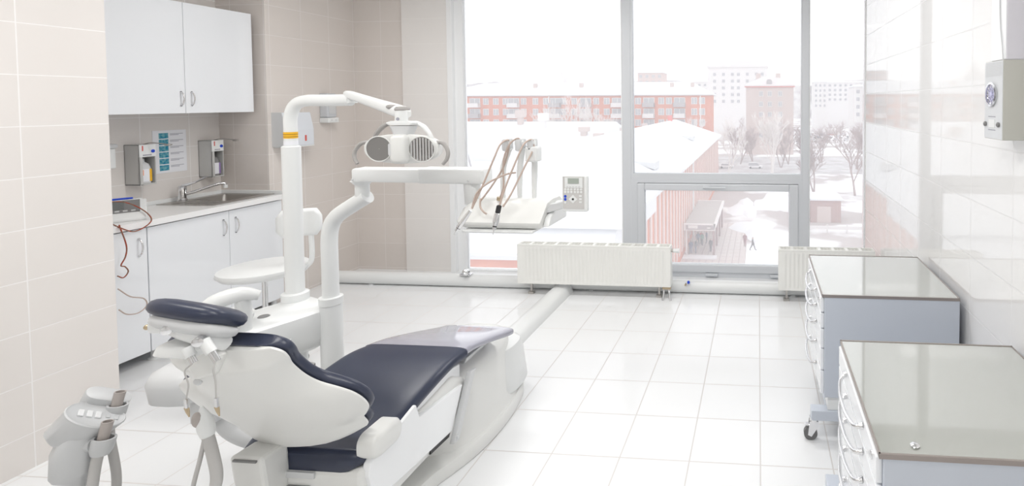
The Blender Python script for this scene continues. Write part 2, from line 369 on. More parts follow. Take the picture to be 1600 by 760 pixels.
# ================================================================== RADIATORS
def radiator(x0, x1, label, feet, valve_x=None):
    y0, z0, z1 = 4.335, 0.105, 0.455
    t = thing('radiator', label, 'radiator', ((x0 + x1) / 2, y0 + 0.05, 0), 'panel radiators under the windows')
    m = MB(); prof = []; x = x0 + 0.045; pitch = 0.0335; n = int((x1 - x0 - 0.09) / pitch)
    step = (x1 - x0 - 0.09) / n
    for i in range(n):
        b = x0 + 0.045 + i * step; prof += [(b, 0), (b + step * 0.35, 0), (b + step * 0.5, 0.005), (b + step * 0.85, 0.005)]
    prof = [(x0, 0)] + prof + [(x1 - 0.045, 0), (x1, 0)]
    zs = [(z0, 0), (z0 + 0.02, 0), (z0 + 0.035, 1), (z1 - 0.05, 1), (z1 - 0.035, 0), (z1 - 0.015, 0)]
    rings = [[(px, y0 + py * k, z) for px, py in prof] for z, k in zs]
    m.loft(rings, caps=False, closed=False); m.box(x0, x1, y0 + 0.006, y0 + 0.016, z0, z1 - 0.015)
    m.build('front_panel', RADI, t, ang=50)
    g = MB(); g.box(x0, x1, y0 - 0.002, y0 + 0.012, z1 - 0.016, z1, 0.003); g.box(x0, x1, y0 + 0.088, y0 + 0.1, z1 - 0.016, z1, 0.003)
    k = max(3, round((x1 - x0) / 0.115))
    for i in range(k + 1):
        xx = x0 + (x1 - x0) * i / k; g.box(max(x0, xx - 0.012), min(x1, xx + 0.012), y0 + 0.01, y0 + 0.09, z1 - 0.012, z1 - 0.002)
    for i in range(k * 4): 
        xx = x0 + (x1 - x0) * (i + 0.5) / (k * 4); g.box(xx - 0.003, xx + 0.003, y0 + 0.01, y0 + 0.09, z1 - 0.02, z1 - 0.008)
    for yy in (0.035, 0.062): g.box(x0, x1, y0 + yy, y0 + yy + 0.004, z1 - 0.012, z1 - 0.004)
    g.build('top_grille', RADI, t)
    MB().box(x0, x1, y0 + 0.085, y0 + 0.1, z0, z1 - 0.015).build('back_panel', RADI, t)
    for xx in (x0, x1): MB().box(xx - 0.003, xx + 0.003, y0 + 0.002, y0 + 0.1, z0, z1 - 0.012, 0.002).build('side_panel', RADI, t)
    for fx in feet: MB().box(fx - 0.008, fx + 0.008, y0 + 0.045, y0 + 0.06, 0.0, z0 + 0.03).box(fx - 0.028, fx + 0.022, y0 + 0.03, y0 + 0.075, 0.0, 0.022, 0.004).build('foot', STEEL, t)
    if valve_x:
        v = MB(); v.cyl((x1 - 0.005, y0 + 0.05, z1 - 0.045), (x1 + 0.02, y0 + 0.05, z1 - 0.045), 0.014); v.m = 1
        v.cyl((x1 + 0.02, y0 + 0.05, z1 - 0.045), (x1 + 0.07, y0 + 0.05, z1 - 0.045), 0.017, 0.02); v.build('thermostat_valve', [STEEL, PLAST], t)
        MB().box(x1 - 0.075, x1 - 0.0, y0 + 0.02, y0 + 0.05, z0 - 0.03, z0 + 0.01, 0.006).build('valve_block', BRASS, t)
        for px, dx in ((x1 - 0.062, 0.0), (x1 - 0.015, 0.02)):
            MB().tube([(px, y0 + 0.03, z0), (px, y0 + 0.025, 0.06), (px + dx, y0 - 0.03, 0.0)], 0.0085, 10).build('supply_pipe', CHROME, t)
    return t
radiator(-2.115, -0.755, 'long white panel radiator under the left window bays, with two chrome supply pipes', (-2.01, -0.86), True)
radiator(0.172, 0.965, 'shorter white panel radiator in the window corner behind the drawer trolley', (0.24, 0.9))
tg = thing('pipe_tag', 'tiny blue-topped drain tap on the pipe casing between the two radiators', 'tap', (-0.64, 4.45, 0.1))
MB().cyl((-0.64, 4.47, 0.09), (-0.64, 4.44, 0.09), 0.008, n=10).build('spout', BRASS, tg)
MB().lathe([(0.011, 0), (0.013, 0.012), (0.009, 0.022), (0, 0.024)], (-0.612, 4.445, 0.104), n=12).build('cap', BLUE, tg)
MB().tube([(-0.64, 4.455, 0.10), (-0.63, 4.445, 0.107), (-0.612, 4.445, 0.106)], 0.006, 8).build('stem', CHROME, tg)

# ================================================================== CABINETS
def bow_handle(mb, p, d, out, L=0.1, r=0.005, bow=0.028):
    p, d, out = Vector(p), Vector(d), Vector(out)
    mb.tube([p - d * L / 2, p - d * L * 0.36 + out * bow * 0.7, p + out * bow, p + d * L * 0.36 + out * bow * 0.7, p + d * L / 2], r, 10)
    for s in (-1, 1): mb.cyl(p + d * s * L / 2, p + d * s * L / 2 + out * 0.006, r * 1.5, n=10)
    return mb
XU = -4.15
t = thing('wall_cabinet', 'white two-door cabinet hung on the wall above the sink worktop', 'cabinet', (-4.3, 3.42, 1.63))
MB().box(-4.52, XU - 0.02, 2.90, 3.922, 1.632, 2.43).build('body', LAMIN, t)
for (a, b, hy) in ((2.90, 3.416, 3.385), (3.419, 3.924, 3.455)):
    d = MB().box(XU - 0.019, XU, a, b, 1.629, 2.433, 0.002).build('door', LAMIN, t)
    bow_handle(MB(), (XU, hy, 1.735), (0, 0, 1), (1, 0, 0), L=0.095).build('handle', CHROME, d)
XF = -3.97
def base_cab(y0, y1, doors, label, legs):
    t = thing('base_cabinet', label, 'cabinet', (-4.2, (y0 + y1) / 2, 0), 'floor cabinets under the worktop')
    MB().box(-4.515, XF - 0.02, y0, y0 + 0.018, 0.085, 0.90).box(-4.515, XF - 0.02, y1 - 0.018, y1, 0.085, 0.90).box(-4.515, XF - 0.02, y0, y1, 0.085, 0.103).box(-4.515, -4.505, y0, y1, 0.085, 0.90).build('body', LAMIN, t)
    for a, b, hy in doors:
        d = MB().box(XF - 0.019, XF, a + 0.0015, b - 0.0015, 0.075, 0.892, 0.002).build('door', LAMIN, t)
        bow_handle(MB(), (XF, hy, 0.775), (0, 0, 1), (1, 0, 0), L=0.11, bow=0.03).build('handle', CHROME, d)
    for lx, ly in legs: MB().cyl((lx, ly, 0.0), (lx, ly, 0.09), 0.018).lathe([(0.032, 0), (0.032, 0.008), (0.018, 0.014)], (lx, ly, 0)).build('leg', PLAST, t)
base_cab(2.42, 3.012, [(2.42, 3.012, 2.965)], 'white base cabinet at the left, half hidden by the near tiled wall', [(-4.03, 2.52), (-4.42, 2.52), (-4.42, 2.95)])
base_cab(3.015, 3.968, [(3.015, 3.535, 3.49), (3.535, 3.968, 3.58)], 'white two-door base cabinet under the steel sink', [(-4.025, 3.07), (-4.42, 3.07), (-4.02, 3.92), (-4.42, 3.92)])
ZT = 0.942
wt = MB(); hx0, hx1, hy0, hy1 = -4.43, -4.07, 3.50, 3.92
for a in ((-4.52, -3.945, 2.415, hy0), (-4.52, hx0, hy0, hy1), (hx1, -3.945, hy0, hy1), (-4.52, -3.945, hy1, 3.97)): wt.box(*a, 0.902, ZT)
worktop = tag(wt.build('worktop', COUNT), 'pale grey laminate worktop running over the base cabinets', 'worktop')
MB().box(-4.52, -4.505, 2.415, 3.97, ZT, ZT + 0.03, 0.004).build('upstand', PLAST, worktop)
MB().box(-4.505, -3.95, 3.955, 3.97, ZT, ZT + 0.03, 0.004).build('upstand', PLAST, worktop)
sk = thing('sink', 'inset stainless steel sink with a draining board in the worktop', 'sink', (-4.25, 3.71, ZT))
rim = MB(); rx0, rx1, ry0, ry1 = -4.475, -4.015, 3.46, 3.95; bx0, bx1, by0, by1 = -4.41, -4.09, 3.62, 3.90
for a in ((rx0, rx1, ry0, by0), (rx0, bx0, by0, by1), (bx1, rx1, by0, by1), (rx0, rx1, by1, ry1)): rim.box(*a, ZT + 0.0005, ZT + 0.006)
rim.build('rim', STEEL, sk)
bs = MB(); lo = rrect((bx0 + bx1) / 2, (by0 + by1) / 2, (bx1 - bx0) / 2 - 0.012, (by1 - by0) / 2 - 0.012, 0.05); hi = rrect((bx0 + bx1) / 2, (by0 + by1) / 2, (bx1 - bx0) / 2, (by1 - by0) / 2, 0.02)
bs.loft([[(x, y, ZT + 0.004) for x, y in hi], [(x, y, ZT - 0.13) for x, y in lo], [(x * 0.5 + (bx0 + bx1) / 4, y * 0.5 + (by0 + by1) / 4, ZT - 0.14) for x, y in lo]], caps=False)
bs.lathe([(0.0, 0), (0.035, 0.002), (0.037, 0)], ((bx0 + bx1) / 2, (by0 + by1) / 2, ZT - 0.139)); bs.build('bowl', STEEL, sk)
dr = MB()
for k in range(6): dr.box(-4.38 + k * 0.055, -4.365 + k * 0.055, 3.48, 3.60, ZT + 0.006, ZT + 0.009, 0.001)
dr.build('drainer_ridges', STEEL, sk)
fx, fy = -4.43, 3.60
ft = thing('faucet', 'chrome single-lever mixer tap with a swung spout behind the sink', 'faucet', (fx, fy, ZT + 0.006))
MB().lathe([(0.03, 0.0), (0.03, 0.012), (0.024, 0.02), (0.024, 0.075), (0.027, 0.08), (0.027, 0.108), (0.018, 0.118), (0, 0.12)], (fx, fy, ZT + 0.006)).build('body', CHROME, ft)
MB().tube([(fx, fy, ZT + 0.05), (fx + 0.06, fy + 0.05, ZT + 0.075), (fx + 0.14, fy + 0.13, ZT + 0.115), (fx + 0.17, fy + 0.165, ZT + 0.118), (fx + 0.175, fy + 0.17, ZT + 0.10)], 0.0105, 12).build('spout', CHROME, ft)
MB().cyl((fx + 0.175, fy + 0.17, ZT + 0.105), (fx + 0.175, fy + 0.17, ZT + 0.082), 0.014).build('aerator', PLAST, ft)
MB().tube([(fx, fy, ZT + 0.12), (fx + 0.03, fy + 0.07, ZT + 0.142), (fx + 0.035, fy + 0.15, ZT + 0.175)], [0.012, 0.008, 0.007], 10).build('lever', CHROME, ft)

# dispensers and notice on the niche wall
def elbow_dispenser(y0, y1, z0, z1, label, bottle, lab):
    x0, x1 = -4.52, -4.40
    t = thing('soap_dispenser', label, 'dispenser', (-4.46, (y0 + y1) / 2, z0), 'elbow dispensers above the worktop')
    b = MB(); b.box(x0, x1, y0, y0 + 0.006, z0, z1, 0.002).box(x0, x1, y1 - 0.006, y1, z0, z1, 0.002).box(x0, x0 + 0.005, y0, y1, z0, z1).box(x0, x1, y0, y1, z0, z0 + 0.01, 0.003).box(x0, x1, y0, y1, z1 - 0.006, z1, 0.002)
    b.box(x1 - 0.006, x1, y0, y0 + 0.02, z0, z1 - 0.09)
    b.build('housing', mat('silver_grey', (0.55, 0.55, 0.54), 0.4), t)
    h = MB().box(x1 - 0.008, x1 + 0.004, y0, y1, z1 - 0.09, z1, 0.003).build('header', PLAST, t)
    MB().box(x1 + 0.004, x1 + 0.0055, y0 + 0.015, y0 + 0.022, z1 - 0.045, z1 - 0.008).build('red_mark', RED, h)
    MB().lathe([(0.012, 0), (0.012, 0.002)], (x1 + 0.004, y1 - 0.02, z1 - 0.05), (1, 0, 0), 16).build('blue_dot', BLUE, h)
    MB().box(x1 + 0.004, x1 + 0.0055, y0 + 0.02, y1 - 0.03, z1 - 0.08, z1 - 0.072).build('print', TXT, h)
    bt = MB().loft([[(x, y, z) for x, y in rrect(-4.45, (y0 + y1) / 2, s * 0.038, s * (y1 - y0) * 0.36, s * 0.02)] for z, s in ((z0 + 0.011, 1), (z0 + 0.12, 1), (z0 + 0.15, 0.8), (z0 + 0.165, 0.35), (z0 + 0.19, 0.3))]).build('bottle', bottle, t)
    w = (y1 - y0) * 0.30; c = (y0 + y1) / 2
    l = MB(); l.m = 0; l.box(-4.413, -4.4105, c - w, c + w, z0 + 0.025, z0 + 0.115); l.m = 1; l.box(-4.4115, -4.409, c + w * 0.55, c + w, z0 + 0.025, z0 + 0.115); l.m = 2; l.box(-4.4115, -4.409, c - w, c - w * 0.65, z0 + 0.07, z0 + 0.11)
    l.build('bottle_label', lab, t)
    MB().tube([(x1 - 0.03, c, z1), (x1 + 0.03, c, z1 + 0.012), (x1 + 0.10, c + 0.02, z1 + 0.004), (x1 + 0.13, c + 0.03, z1 - 0.002)], 0.004, 8).ball((x1 + 0.13, c + 0.03, z1 - 0.004), (0.022, 0.022, 0.008)).build('elbow_lever', STEEL, t)
    return t
elbow_dispenser(3.31, 3.412, 1.112, 1.405, 'grey wall dispenser left of the paper notice, its bottle labelled white and yellow', GREYP, [PAPER, YELLOW, ORANGE])
elbow_dispenser(3.80, 3.892, 1.10, 1.40, 'grey wall dispenser right of the paper notice, its bottle label edged purple', DGREY, [PAPER, PURPLE, PURPLE])
nt_ = thing('paper_notice', 'white paper notice with a column of six blue pictures taped between the dispensers', 'notice', (-4.517, 3.6, 1.17))
MB().box(-4.5195, -4.5165, 3.485, 3.712, 1.17, 1.495).build('sheet', PAPER, nt_)
for k in range(6):
    z = 1.475 - k * 0.049
    MB().box(-4.5165, -4.5155, 3.525, 3.588, z - 0.042, z).build('picture', TEAL, nt_)
    MB().box(-4.5165, -4.5155, 3.60, 3.69, z - 0.010, z - 0.006).box(-4.5165, -4.5155, 3.60, 3.66, z - 0.019, z - 0.015).build('text_line', TXT, nt_)
sd = thing('wall_bottle', 'slim white bottle in a wall bracket at the left edge of the niche', 'dispenser', (-4.48, 3.18, 1.25))
MB().box(-4.52, -4.45, 3.165, 3.215, 1.25, 1.39, 0.008).build('bottle', PLAST, sd)
MB().box(-4.52, -4.44, 3.16, 3.225, 1.39, 1.42, 0.01).build('pump_head', GREYP, sd)

# paper towel dispenser and small soap dispenser on the far left wall
td = thing('paper_towel_dispenser', 'white folded-towel dispenser with a tapered top on the far left wall', 'dispenser', (-4.0, 4.14, 1.335))
MB().prism([(-4.08, 1.33), (-3.955, 1.33), (-3.955, 1.47), (-3.985, 1.62), (-4.08, 1.62)], 'y', 4.01, 4.285, 0.006).build('body', [mat('dispenser_white', (0.72, 0.75, 0.80), 0.3)], td)
MB().box(-3.956, -3.952, 4.19, 4.205, 1.37, 1.42).build('level_slot', RED, td)
MB().box(-4.08, -3.945, 4.02, 4.275, 1.322, 1.331, 0.002).build('tray', PLAST, td)
MB().prism([(-4.08, 1.33), (-3.957, 1.33), (-3.957, 1.47), (-3.987, 1.62), (-4.08, 1.62)], 'y', 4.004, 4.01).build('side_cheek', GREYP, td)
s2 = thing('liquid_soap_dispenser', 'narrow grey and white pump dispenser on the far left wall by the corner', 'dispenser', (-4.04, 4.54, 1.51))
MB().box(-4.08, -4.00, 4.485, 4.59, 1.565, 1.79, 0.008).build('housing', mat('clear_grey', (0.58, 0.60, 0.63), 0.25), s2)
MB().box(-4.001, -3.997, 4.50, 4.575, 1.60, 1.70).build('window', GREYP, s2)
MB().box(-4.08, -3.985, 4.478, 4.60, 1.515, 1.563, 0.008).build('push_bar', PLAST, s2)
for dy in (0.035, 0.085): MB().lathe([(0.006, 0), (0.005, 0.003)], (-3.985, 4.478 + dy, 1.54), (1, 0, 0), 10).build('screw', GREYP, s2)

# apex locator on the worktop with its cables
dv = thing('desktop_meter', 'white desktop meter with a dark tilted screen at the left end of the worktop', 'instrument', (-4.15, 2.98, ZT))
DM = Matrix.Translation((-3.985, 3.03, ZT)) @ Matrix.Rotation(math.radians(53), 4, 'Z')   # local x: width (right edge at 0), local -y: towards the viewer
MB().prism([(0, 0.0), (0.235, 0.0), (0.235, 0.10), (0.20, 0.115), (0.03, 0.045), (0.0, 0.02)], 'x', -0.36, 0.0, 0.006).xf(DM).build('body', PLAST, dv)
def on_slope(x0, x1, s0, s1, h0, h1):
    a_, b_ = Vector((0, 0.03, 0.046)), Vector((0, 0.20, 0.116)); d = b_ - a_; n = Vector((0, -d.z, d.y)).normalized(); q = []
    for hh in (h0, h1):
        for s_ in (s0, s1):
            for x in (x0, x1): p = a_ + d * s_ + n * hh; q.append((x, p.y, p.z))
    return MB().add(q, [(0, 1, 3, 2), (4, 5, 7, 6), (0, 1, 5, 4), (2, 3, 7, 6), (0, 2, 6, 4), (1, 3, 7, 5)]).xf(DM)
on_slope(-0.335, -0.03, 0.10, 0.95, -0.001, 0.003).build('screen_surround', DGREY, dv)
on_slope(-0.27, -0.10, 0.30, 0.88, 0.002, 0.005).build('screen', mat('dark_lcd', (0.16, 0.17, 0.17), 0.15), dv)
for k in range(8): on_slope(-0.315 + k * 0.035, -0.295 + k * 0.035, 0.14, 0.22, 0.002, 0.006).build('key', GREYP, dv)
MB().box(-0.30, -0.02, 0.205, 0.233, 0.10, 0.118, 0.003).xf(DM).build('top_tray', PLAST, dv)
MB().box(-0.16, -0.06, 0.205, 0.225, 0.118, 0.130, 0.004).xf(DM).build('probe_cap', BLUE, dv)
cb = thing('meter_cable', 'thin red-brown probe cable looping off the meter and hanging down the cabinet front', 'cable', (-3.93, 2.85, 0.6))
MB().tube([(-4.2, 2.86, ZT + 0.117), (-4.12, 2.98, ZT + 0.125), (-4.03, 3.03, ZT + 0.07), (-3.93, 3.01, ZT - 0.0), (-3.932, 2.93, ZT - 0.05), (-3.932, 2.86, ZT - 0.02), (-4.0, 2.80, ZT + 0.06)], 0.0035, 8).build('cable_loop', RED_T, cb)
MB().tube([(-3.93, 2.84, ZT + 0.01), (-3.928, 2.87, 0.82), (-3.928, 2.865, 0.75), (-3.928, 2.84, 0.70), (-3.928, 2.86, 0.685), (-3.928, 2.875, 0.65), (-3.928, 2.85, 0.62), (-3.928, 2.82, 0.64)], 0.0035, 8).build('cable_strand', RED_T, cb)
MB().tube([(-3.928, 2.82, 0.56), (-3.928, 2.88, 0.49), (-3.928, 2.95, 0.45), (-3.928, 2.965, 0.40), (-3.928, 2.92, 0.37), (-3.928, 2.86, 0.385), (-3.928, 2.82, 0.43)], 0.0035, 8).build('cable_strand', HOSE, cb)

# ================================================================== DENTAL CHAIR
ch = thing('dental_chair', 'dental treatment chair with navy cushions and white shell in the left foreground', 'dental chair', (-1.62, 2.3, 0))
# floor plate and column
def outline(cy, hl, hw, k=2.6, n=48, cx=-1.615):
    o = []
    for i in range(n):
        a = 2 * math.pi * i / n; c, s = math.cos(a), math.sin(a)
        o.append((cx + hw * math.copysign(abs(c) ** (2 / k), c), cy + hl * math.copysign(abs(s) ** (2 / k), s)))
    return o
b = MB()
base_poly = [(-1.60, 1.05), (-1.50, 1.15), (-1.45, 1.55), (-1.44, 1.9), (-1.42, 2.1), (-1.385, 2.2), (-1.345, 2.33), (-1.325, 2.5), (-1.33, 2.66), (-1.36, 2.83), (-1.41, 2.93), (-1.50, 2.99), (-1.615, 3.01)]
base_poly = [tuple(p) [:2] for p in catmull([(x, y, 0) for x, y in base_poly], 4)]
full = base_poly + [(-3.23 - x, y) for x, y in reversed(base_poly[1:-1])]
def inset(poly, d): return [(-1.615 + (x + 1.615) * (1 - d / 0.27), 2.05 + (y - 2.05) * (1 - d / 0.9)) for x, y in poly]
b.loft([[(x, y, z) for x, y in inset(full, d)] for z, d in ((0.0, 0.006), (0.006, 0.006), (0.008, 0.0), (0.045, 0.0), (0.062, 0.012), (0.07, 0.05), (0.078, 0.12))])
b.build('floor_plate', SHELL, ch, ang=40)
c = MB(); cyc = 2.57
c.loft([[(x, y, z) for x, y in outline(cyc, hl, hw)] for z, hl, hw in ((0.05, 0.42, 0.275), (0.075, 0.40, 0.255), (0.12, 0.385, 0.24), (0.25, 0.365, 0.23), (0.34, 0.35, 0.22), (0.385, 0.33, 0.205), (0.405, 0.29, 0.17), (0.412, 0.2, 0.1))])
c.build('base_column', SHELL, ch, ang=50)
MB().loft([[(x, y, z) for x, y in outline(2.80, hl, hw)] for z, hl, hw in ((0.085, 0.205, 0.262), (0.10, 0.21, 0.267), (0.26, 0.19, 0.25), (0.32, 0.17, 0.232), (0.335, 0.14, 0.19))]).build('column_cover', PLAST, ch, ang=50)
MB().prism([(2.40, 0.405), (2.66, 0.405), (2.63, 0.42), (2.42, 0.425)], 'x', -1.72, -1.45, 0.004).build('top_panel', PLAST, ch)
# lifting arm and seat frame
sf = MB()
sf.prism([(1.67, 0.38), (1.70, 0.262), (2.165, 0.222), (2.255, 0.39), (1.95, 0.425), (1.93, 0.485), (1.84, 0.462), (1.76, 0.46), (1.71, 0.45), (1.68, 0.42)], 'x', -1.40, -1.372, 0.006)
sf.build('side_plate', WHITE, ch)
MB().prism([(1.655, 0.405), (1.66, 0.20), (2.165, 0.20), (2.30, 0.30), (2.30, 0.40), (2.2, 0.455), (1.9, 0.42)], 'x', -1.86, -1.385, 0.02, 3).build('seat_frame', SHELL, ch)
for k, z in enumerate((0.375, 0.335)): MB().box(-1.69, -1.56 - 0.02 * k, 1.648, 1.657, z, z + 0.022 - 0.012 * k, 0.001).build('vent_slot', GREYP if k == 0 else DGREY, ch)
MB().prism([(1.96, 0.43), (2.28, 0.40), (2.28, 0.47), (2.14, 0.50), (1.99, 0.47)], 'x', -1.44, -1.40, 0.006).build('support_bracket', WHITE, ch)
MB().prism([(2.145, 0.175), (2.185, 0.17), (2.335, 0.425), (2.29, 0.43)], 'x', -1.376, -1.352, 0.004).cyl((-1.353, 2.172, 0.195), (-1.348, 2.172, 0.195), 0.008).build('link_arm', GREYP, ch)
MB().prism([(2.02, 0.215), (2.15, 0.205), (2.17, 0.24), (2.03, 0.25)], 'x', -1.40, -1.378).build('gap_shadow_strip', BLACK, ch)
# seat cushion and leg rest
def cushion(secs, th, n=14):
    rings = []
    for (y, xl, xr, z, nz) in secs:
        r = []; w = (xr - xl) / 2; cxx = (xr + xl) / 2
        for k in range(2 * n):
            a = 2 * math.pi * k / (2 * n); cc, ss = math.cos(a), math.sin(a)
            px = math.copysign(abs(cc) ** 0.28, cc) * w; pz = math.copysign(abs(ss) ** 0.6, ss) * th / 2
            r.append((cxx + px, y - pz * nz, z - th / 2 + pz))
        rings.append(r)
    return rings
def secs_interp(S, m=6):
    P = [Vector((y, xl, xr)) for y, xl, xr, z in S]; Q = [Vector((z, 0, 0)) for *_, z in S]
    A, B = catmull(P, m), catmull(Q, m); out = []
    for i in range(len(A)):
        j0, j1 = max(0, i - 1), min(len(A) - 1, i + 1); sl = (B[j1].x - B[j0].x) / max(1e-6, (A[j1].x - A[j0].x))
        out.append((A[i].x, A[i].y, A[i].z, B[i].x, sl))
    return out
S = [(1.68, -1.86, -1.395, 0.465), (1.74, -1.89, -1.385, 0.464), (1.81, -1.905, -1.383, 0.47), (2.0, -1.925, -1.378, 0.515), (2.18, -1.90, -1.368, 0.55), (2.27, -1.865, -1.355, 0.556)]
sc_ = secs_interp(S)
y0_, xl_, xr_, z_, s_ = sc_[0]
ends = lambda sec, dy, k: (sec[0] + dy, sec[1] + k, sec[2] - k, sec[3] - 0.01, sec[4])
MB().loft(cushion([ends(sc_[0], -0.02, 0.03)] + sc_, 0.06)).build('seat_cushion', NAVY, ch, ang=60)
S2 = [(2.27, -1.865, -1.355, 0.556), (2.34, -1.835, -1.347, 0.553), (2.46, -1.785, -1.332, 0.53), (2.58, -1.73, -1.312, 0.503), (2.625, -1.715, -1.308, 0.494)]
s2c = secs_interp(S2)
MB().loft(cushion(s2c + [ends(s2c[-1], 0.02, 0.02)], 0.045)).build('leg_rest', COVER, ch, ang=60)
# hip bracket at the right rear corner of the seat
MB().loft([[(-1.385 + d, y, z) for y, z in rrect(1.745, 0.472, 0.075 - q, 0.045 - q, 0.035)] for d, q in ((-0.03, 0.0), (0.022, 0.0), (0.034, 0.006), (0.04, 0.018))]).build('hip_bracket', SHELL, ch, ang=50)
# backrest: shell and cushion
BX = -1.613
prof = [(0.525, 0.235), (0.55, 0.258), (0.58, 0.266), (0.615, 0.268), (0.65, 0.292), (0.69, 0.322), (0.73, 0.328), (0.765, 0.312), (0.79, 0.275), (0.815, 0.225), (0.85, 0.198), (0.90, 0.190), (0.935, 0.20), (0.96, 0.198), (0.975, 0.17), (0.972, 0.12)]
pp = catmull([(h, z, 0) for z, h in prof], 5)
def bpt(z, off): # point on the back plane, off along the outward (rear) normal
    y = 1.40 + 0.667 * (0.97 - z); return (y - 0.832 * off, z - 0.555 * off)
m = MB(); rings = []
tt = [-1, -0.985, -0.95, -0.88, -0.8, -0.68, -0.5, -0.25, 0, 0.25, 0.5, 0.68, 0.8, 0.88, 0.95, 0.985, 1]
zlo, zhi = prof[0][0], prof[-1][0]
for q in pp:
    h, z = q.x, q.y; e = min(1, (zhi - z) / 0.05 + 0.25) * min(1, (z - zlo) / 0.03 + 0.7); r = []
    for u in tt:
        z = q.y; z += 0.04 * u * max(0, 1 - (q.y - zlo) / 0.13); dep = 0.060 * e * (1 - abs(u) ** 3.0) + 0.006
        y, zz = bpt(z, dep); r.append((BX + u * h * 0.99, y, zz))
    rings.append(r)
m.loft(rings, caps=False, closed=False)
rings2 = []
for q in pp:
    h, z = q.x, q.y; rings2.append([(BX + u * h * 0.99, *bpt(z + 0.04 * u * max(0, 1 - (z - zlo) / 0.13), 0.0)) for u in tt])
m.loft(rings2, caps=False, closed=False)
for R0, R1 in ((rings[0], rings2[0]), (rings[-1], rings2[-1])): m.loft([R0, R1], caps=False, closed=False)
m.loft([[r[0] for r in rings], [r[0] for r in rings2]], caps=False, closed=False); m.loft([[r[-1] for r in rings], [r[-1] for r in rings2]], caps=False, closed=False)
shell = m.build('back_shell', SHELL, ch, ang=50)
m = MB(); rings = []
for q in pp:
    h, z = q.x, q.y; r = []
    for k in range(36):
        a = 2 * math.pi * k / 36; cc, ss = math.cos(a), math.sin(a)
        px = math.copysign(abs(cc) ** 0.3, cc) * h; pn = math.copysign(abs(ss) ** 0.55, ss) * 0.021
        y, zz = bpt(q.y + 0.04 * cc * max(0, 1 - (q.y - zlo) / 0.13), -0.020 + pn); r.append((BX + px, y, zz))
    rings.append(r)
m.loft(rings); m.build('back_cushion', NAVY, ch, ang=60)
bz = bpt(0.895, 0.066); MB().ball((BX - 0.075, bz[0] - 0.0, bz[1]), (0.014, 0.006, 0.010), 12).build('shell_plug', GREYP, shell)
# arm carrying the back, left armrest
MB().prism([(1.56, 0.505), (1.66, 0.50), (1.70, 0.18), (1.60, 0.16)], 'x', -1.785, -1.665, 0.012).build('back_arm', SHELL, ch)
MB().box(-1.765, -1.68, 1.555, 1.563, 0.492, 0.498).build('arm_slot', DGREY, ch)
ar = MB(); ar.loft([[(x, y, z) for x, y in rrect(-2.13, 1.80, 0.105 * k, 0.17 * k, 0.08 * k)] for z, k in ((0.595, 0.75), (0.615, 0.95), (0.68, 1.0), (0.71, 0.92), (0.725, 0.7))])
ar.loft([[(x, y, z) for x, y in rrect(-2.05, 1.76, 0.05, 0.07, 0.03)] for z in (0.52, 0.60)])
ar.tube([(-2.05, 1.76, 0.54), (-2.0, 1.78, 0.44), (-1.86, 1.82, 0.36)], 0.035, 14); ar.build('armrest', GREYP, ch, ang=45)
# headrest
hq = Matrix.Rotation(math.radians(7), 4, 'Y') @ Matrix.Rotation(math.radians(-30), 4, 'X')
HC = Matrix.Translation((-1.650, 1.365, 1.07))
def pillow(sx, sy, sz, k=3.2, n=28, mz=10):
    r = []
    for i in range(mz + 1):
        ph = -math.pi / 2 + math.pi * i / mz; cz = max(0.02, abs(math.cos(ph)) ** 0.55); zz = math.copysign(abs(math.sin(ph)) ** 0.8, math.sin(ph)) * sz
        ring = []
        for j in range(n):
            a = 2 * math.pi * j / n; cc, ss = math.cos(a), math.sin(a)
            ring.append((math.copysign(abs(cc) ** (2 / k), cc) * sx * cz, math.copysign(abs(ss) ** (2 / k), ss) * sy * cz, zz))
        r.append(ring)
    return r
MB().loft(pillow(0.122, 0.080, 0.029)).xf(HC @ hq @ Matrix.Translation((0, 0, 0.012))).build('headrest_cushion', NAVY, ch, ang=60)
MB().loft(pillow(0.112, 0.066, 0.024)).xf(HC @ hq @ Matrix.Translation((0.006, 0.004, -0.022))).build('headrest_shell', GREYP, ch, ang=60)
MB().box(-1.750, -1.655, 1.315, 1.36, 1.038, 1.072, 0.010, mtx=None).build('headrest_slider', PLAST, ch)
MB().tube([(-1.70, 1.345, 1.045), (-1.65, 1.335, 1.040), (-1.61, 1.335, 1.032), (-1.585, 1.35, 1.015), (-1.58, 1.385, 0.985)], [0.018, 0.022, 0.024, 0.022, 0.02], 14).build('headrest_arm', PLAST, ch)
MB().loft([[(x + (z - 0.985) * 0.6, y, z) for x, y in rrect(-1.662, 1.35, 0.075 * k, 0.045 * k, 0.035 * k)] for z, k in ((0.972, 0.8), (0.980, 1), (1.0, 1.0), (1.008, 0.85))]).build('headrest_base', PLAST, ch, ang=45)
MB().prism([(-1.715, 0.975), (-1.61, 0.985), (-1.57, 0.96), (-1.59, 0.90), (-1.66, 0.88)], 'y', 1.36, 1.42, 0.01).build('neck_plate', SHELL, ch)
for p, ax in (((-1.668, 1.305, 1.062), (0.7, -0.7, -0.1)), ((-1.562, 1.298, 1.035), (0.5, -0.8, 0))):
    MB().lathe([(0.011, -0.03), (0.011, 0.0), (0.013, 0.002), (0.013, 0.012), (0.007, 0.015), (0, 0.016)], p, ax, 16).build('clamp_knob', CHROME, ch)
MB().ball((-1.757, 1.325, 1.055), (0.008, 0.008, 0.008), 10).build('end_bolt', BRASS, ch)
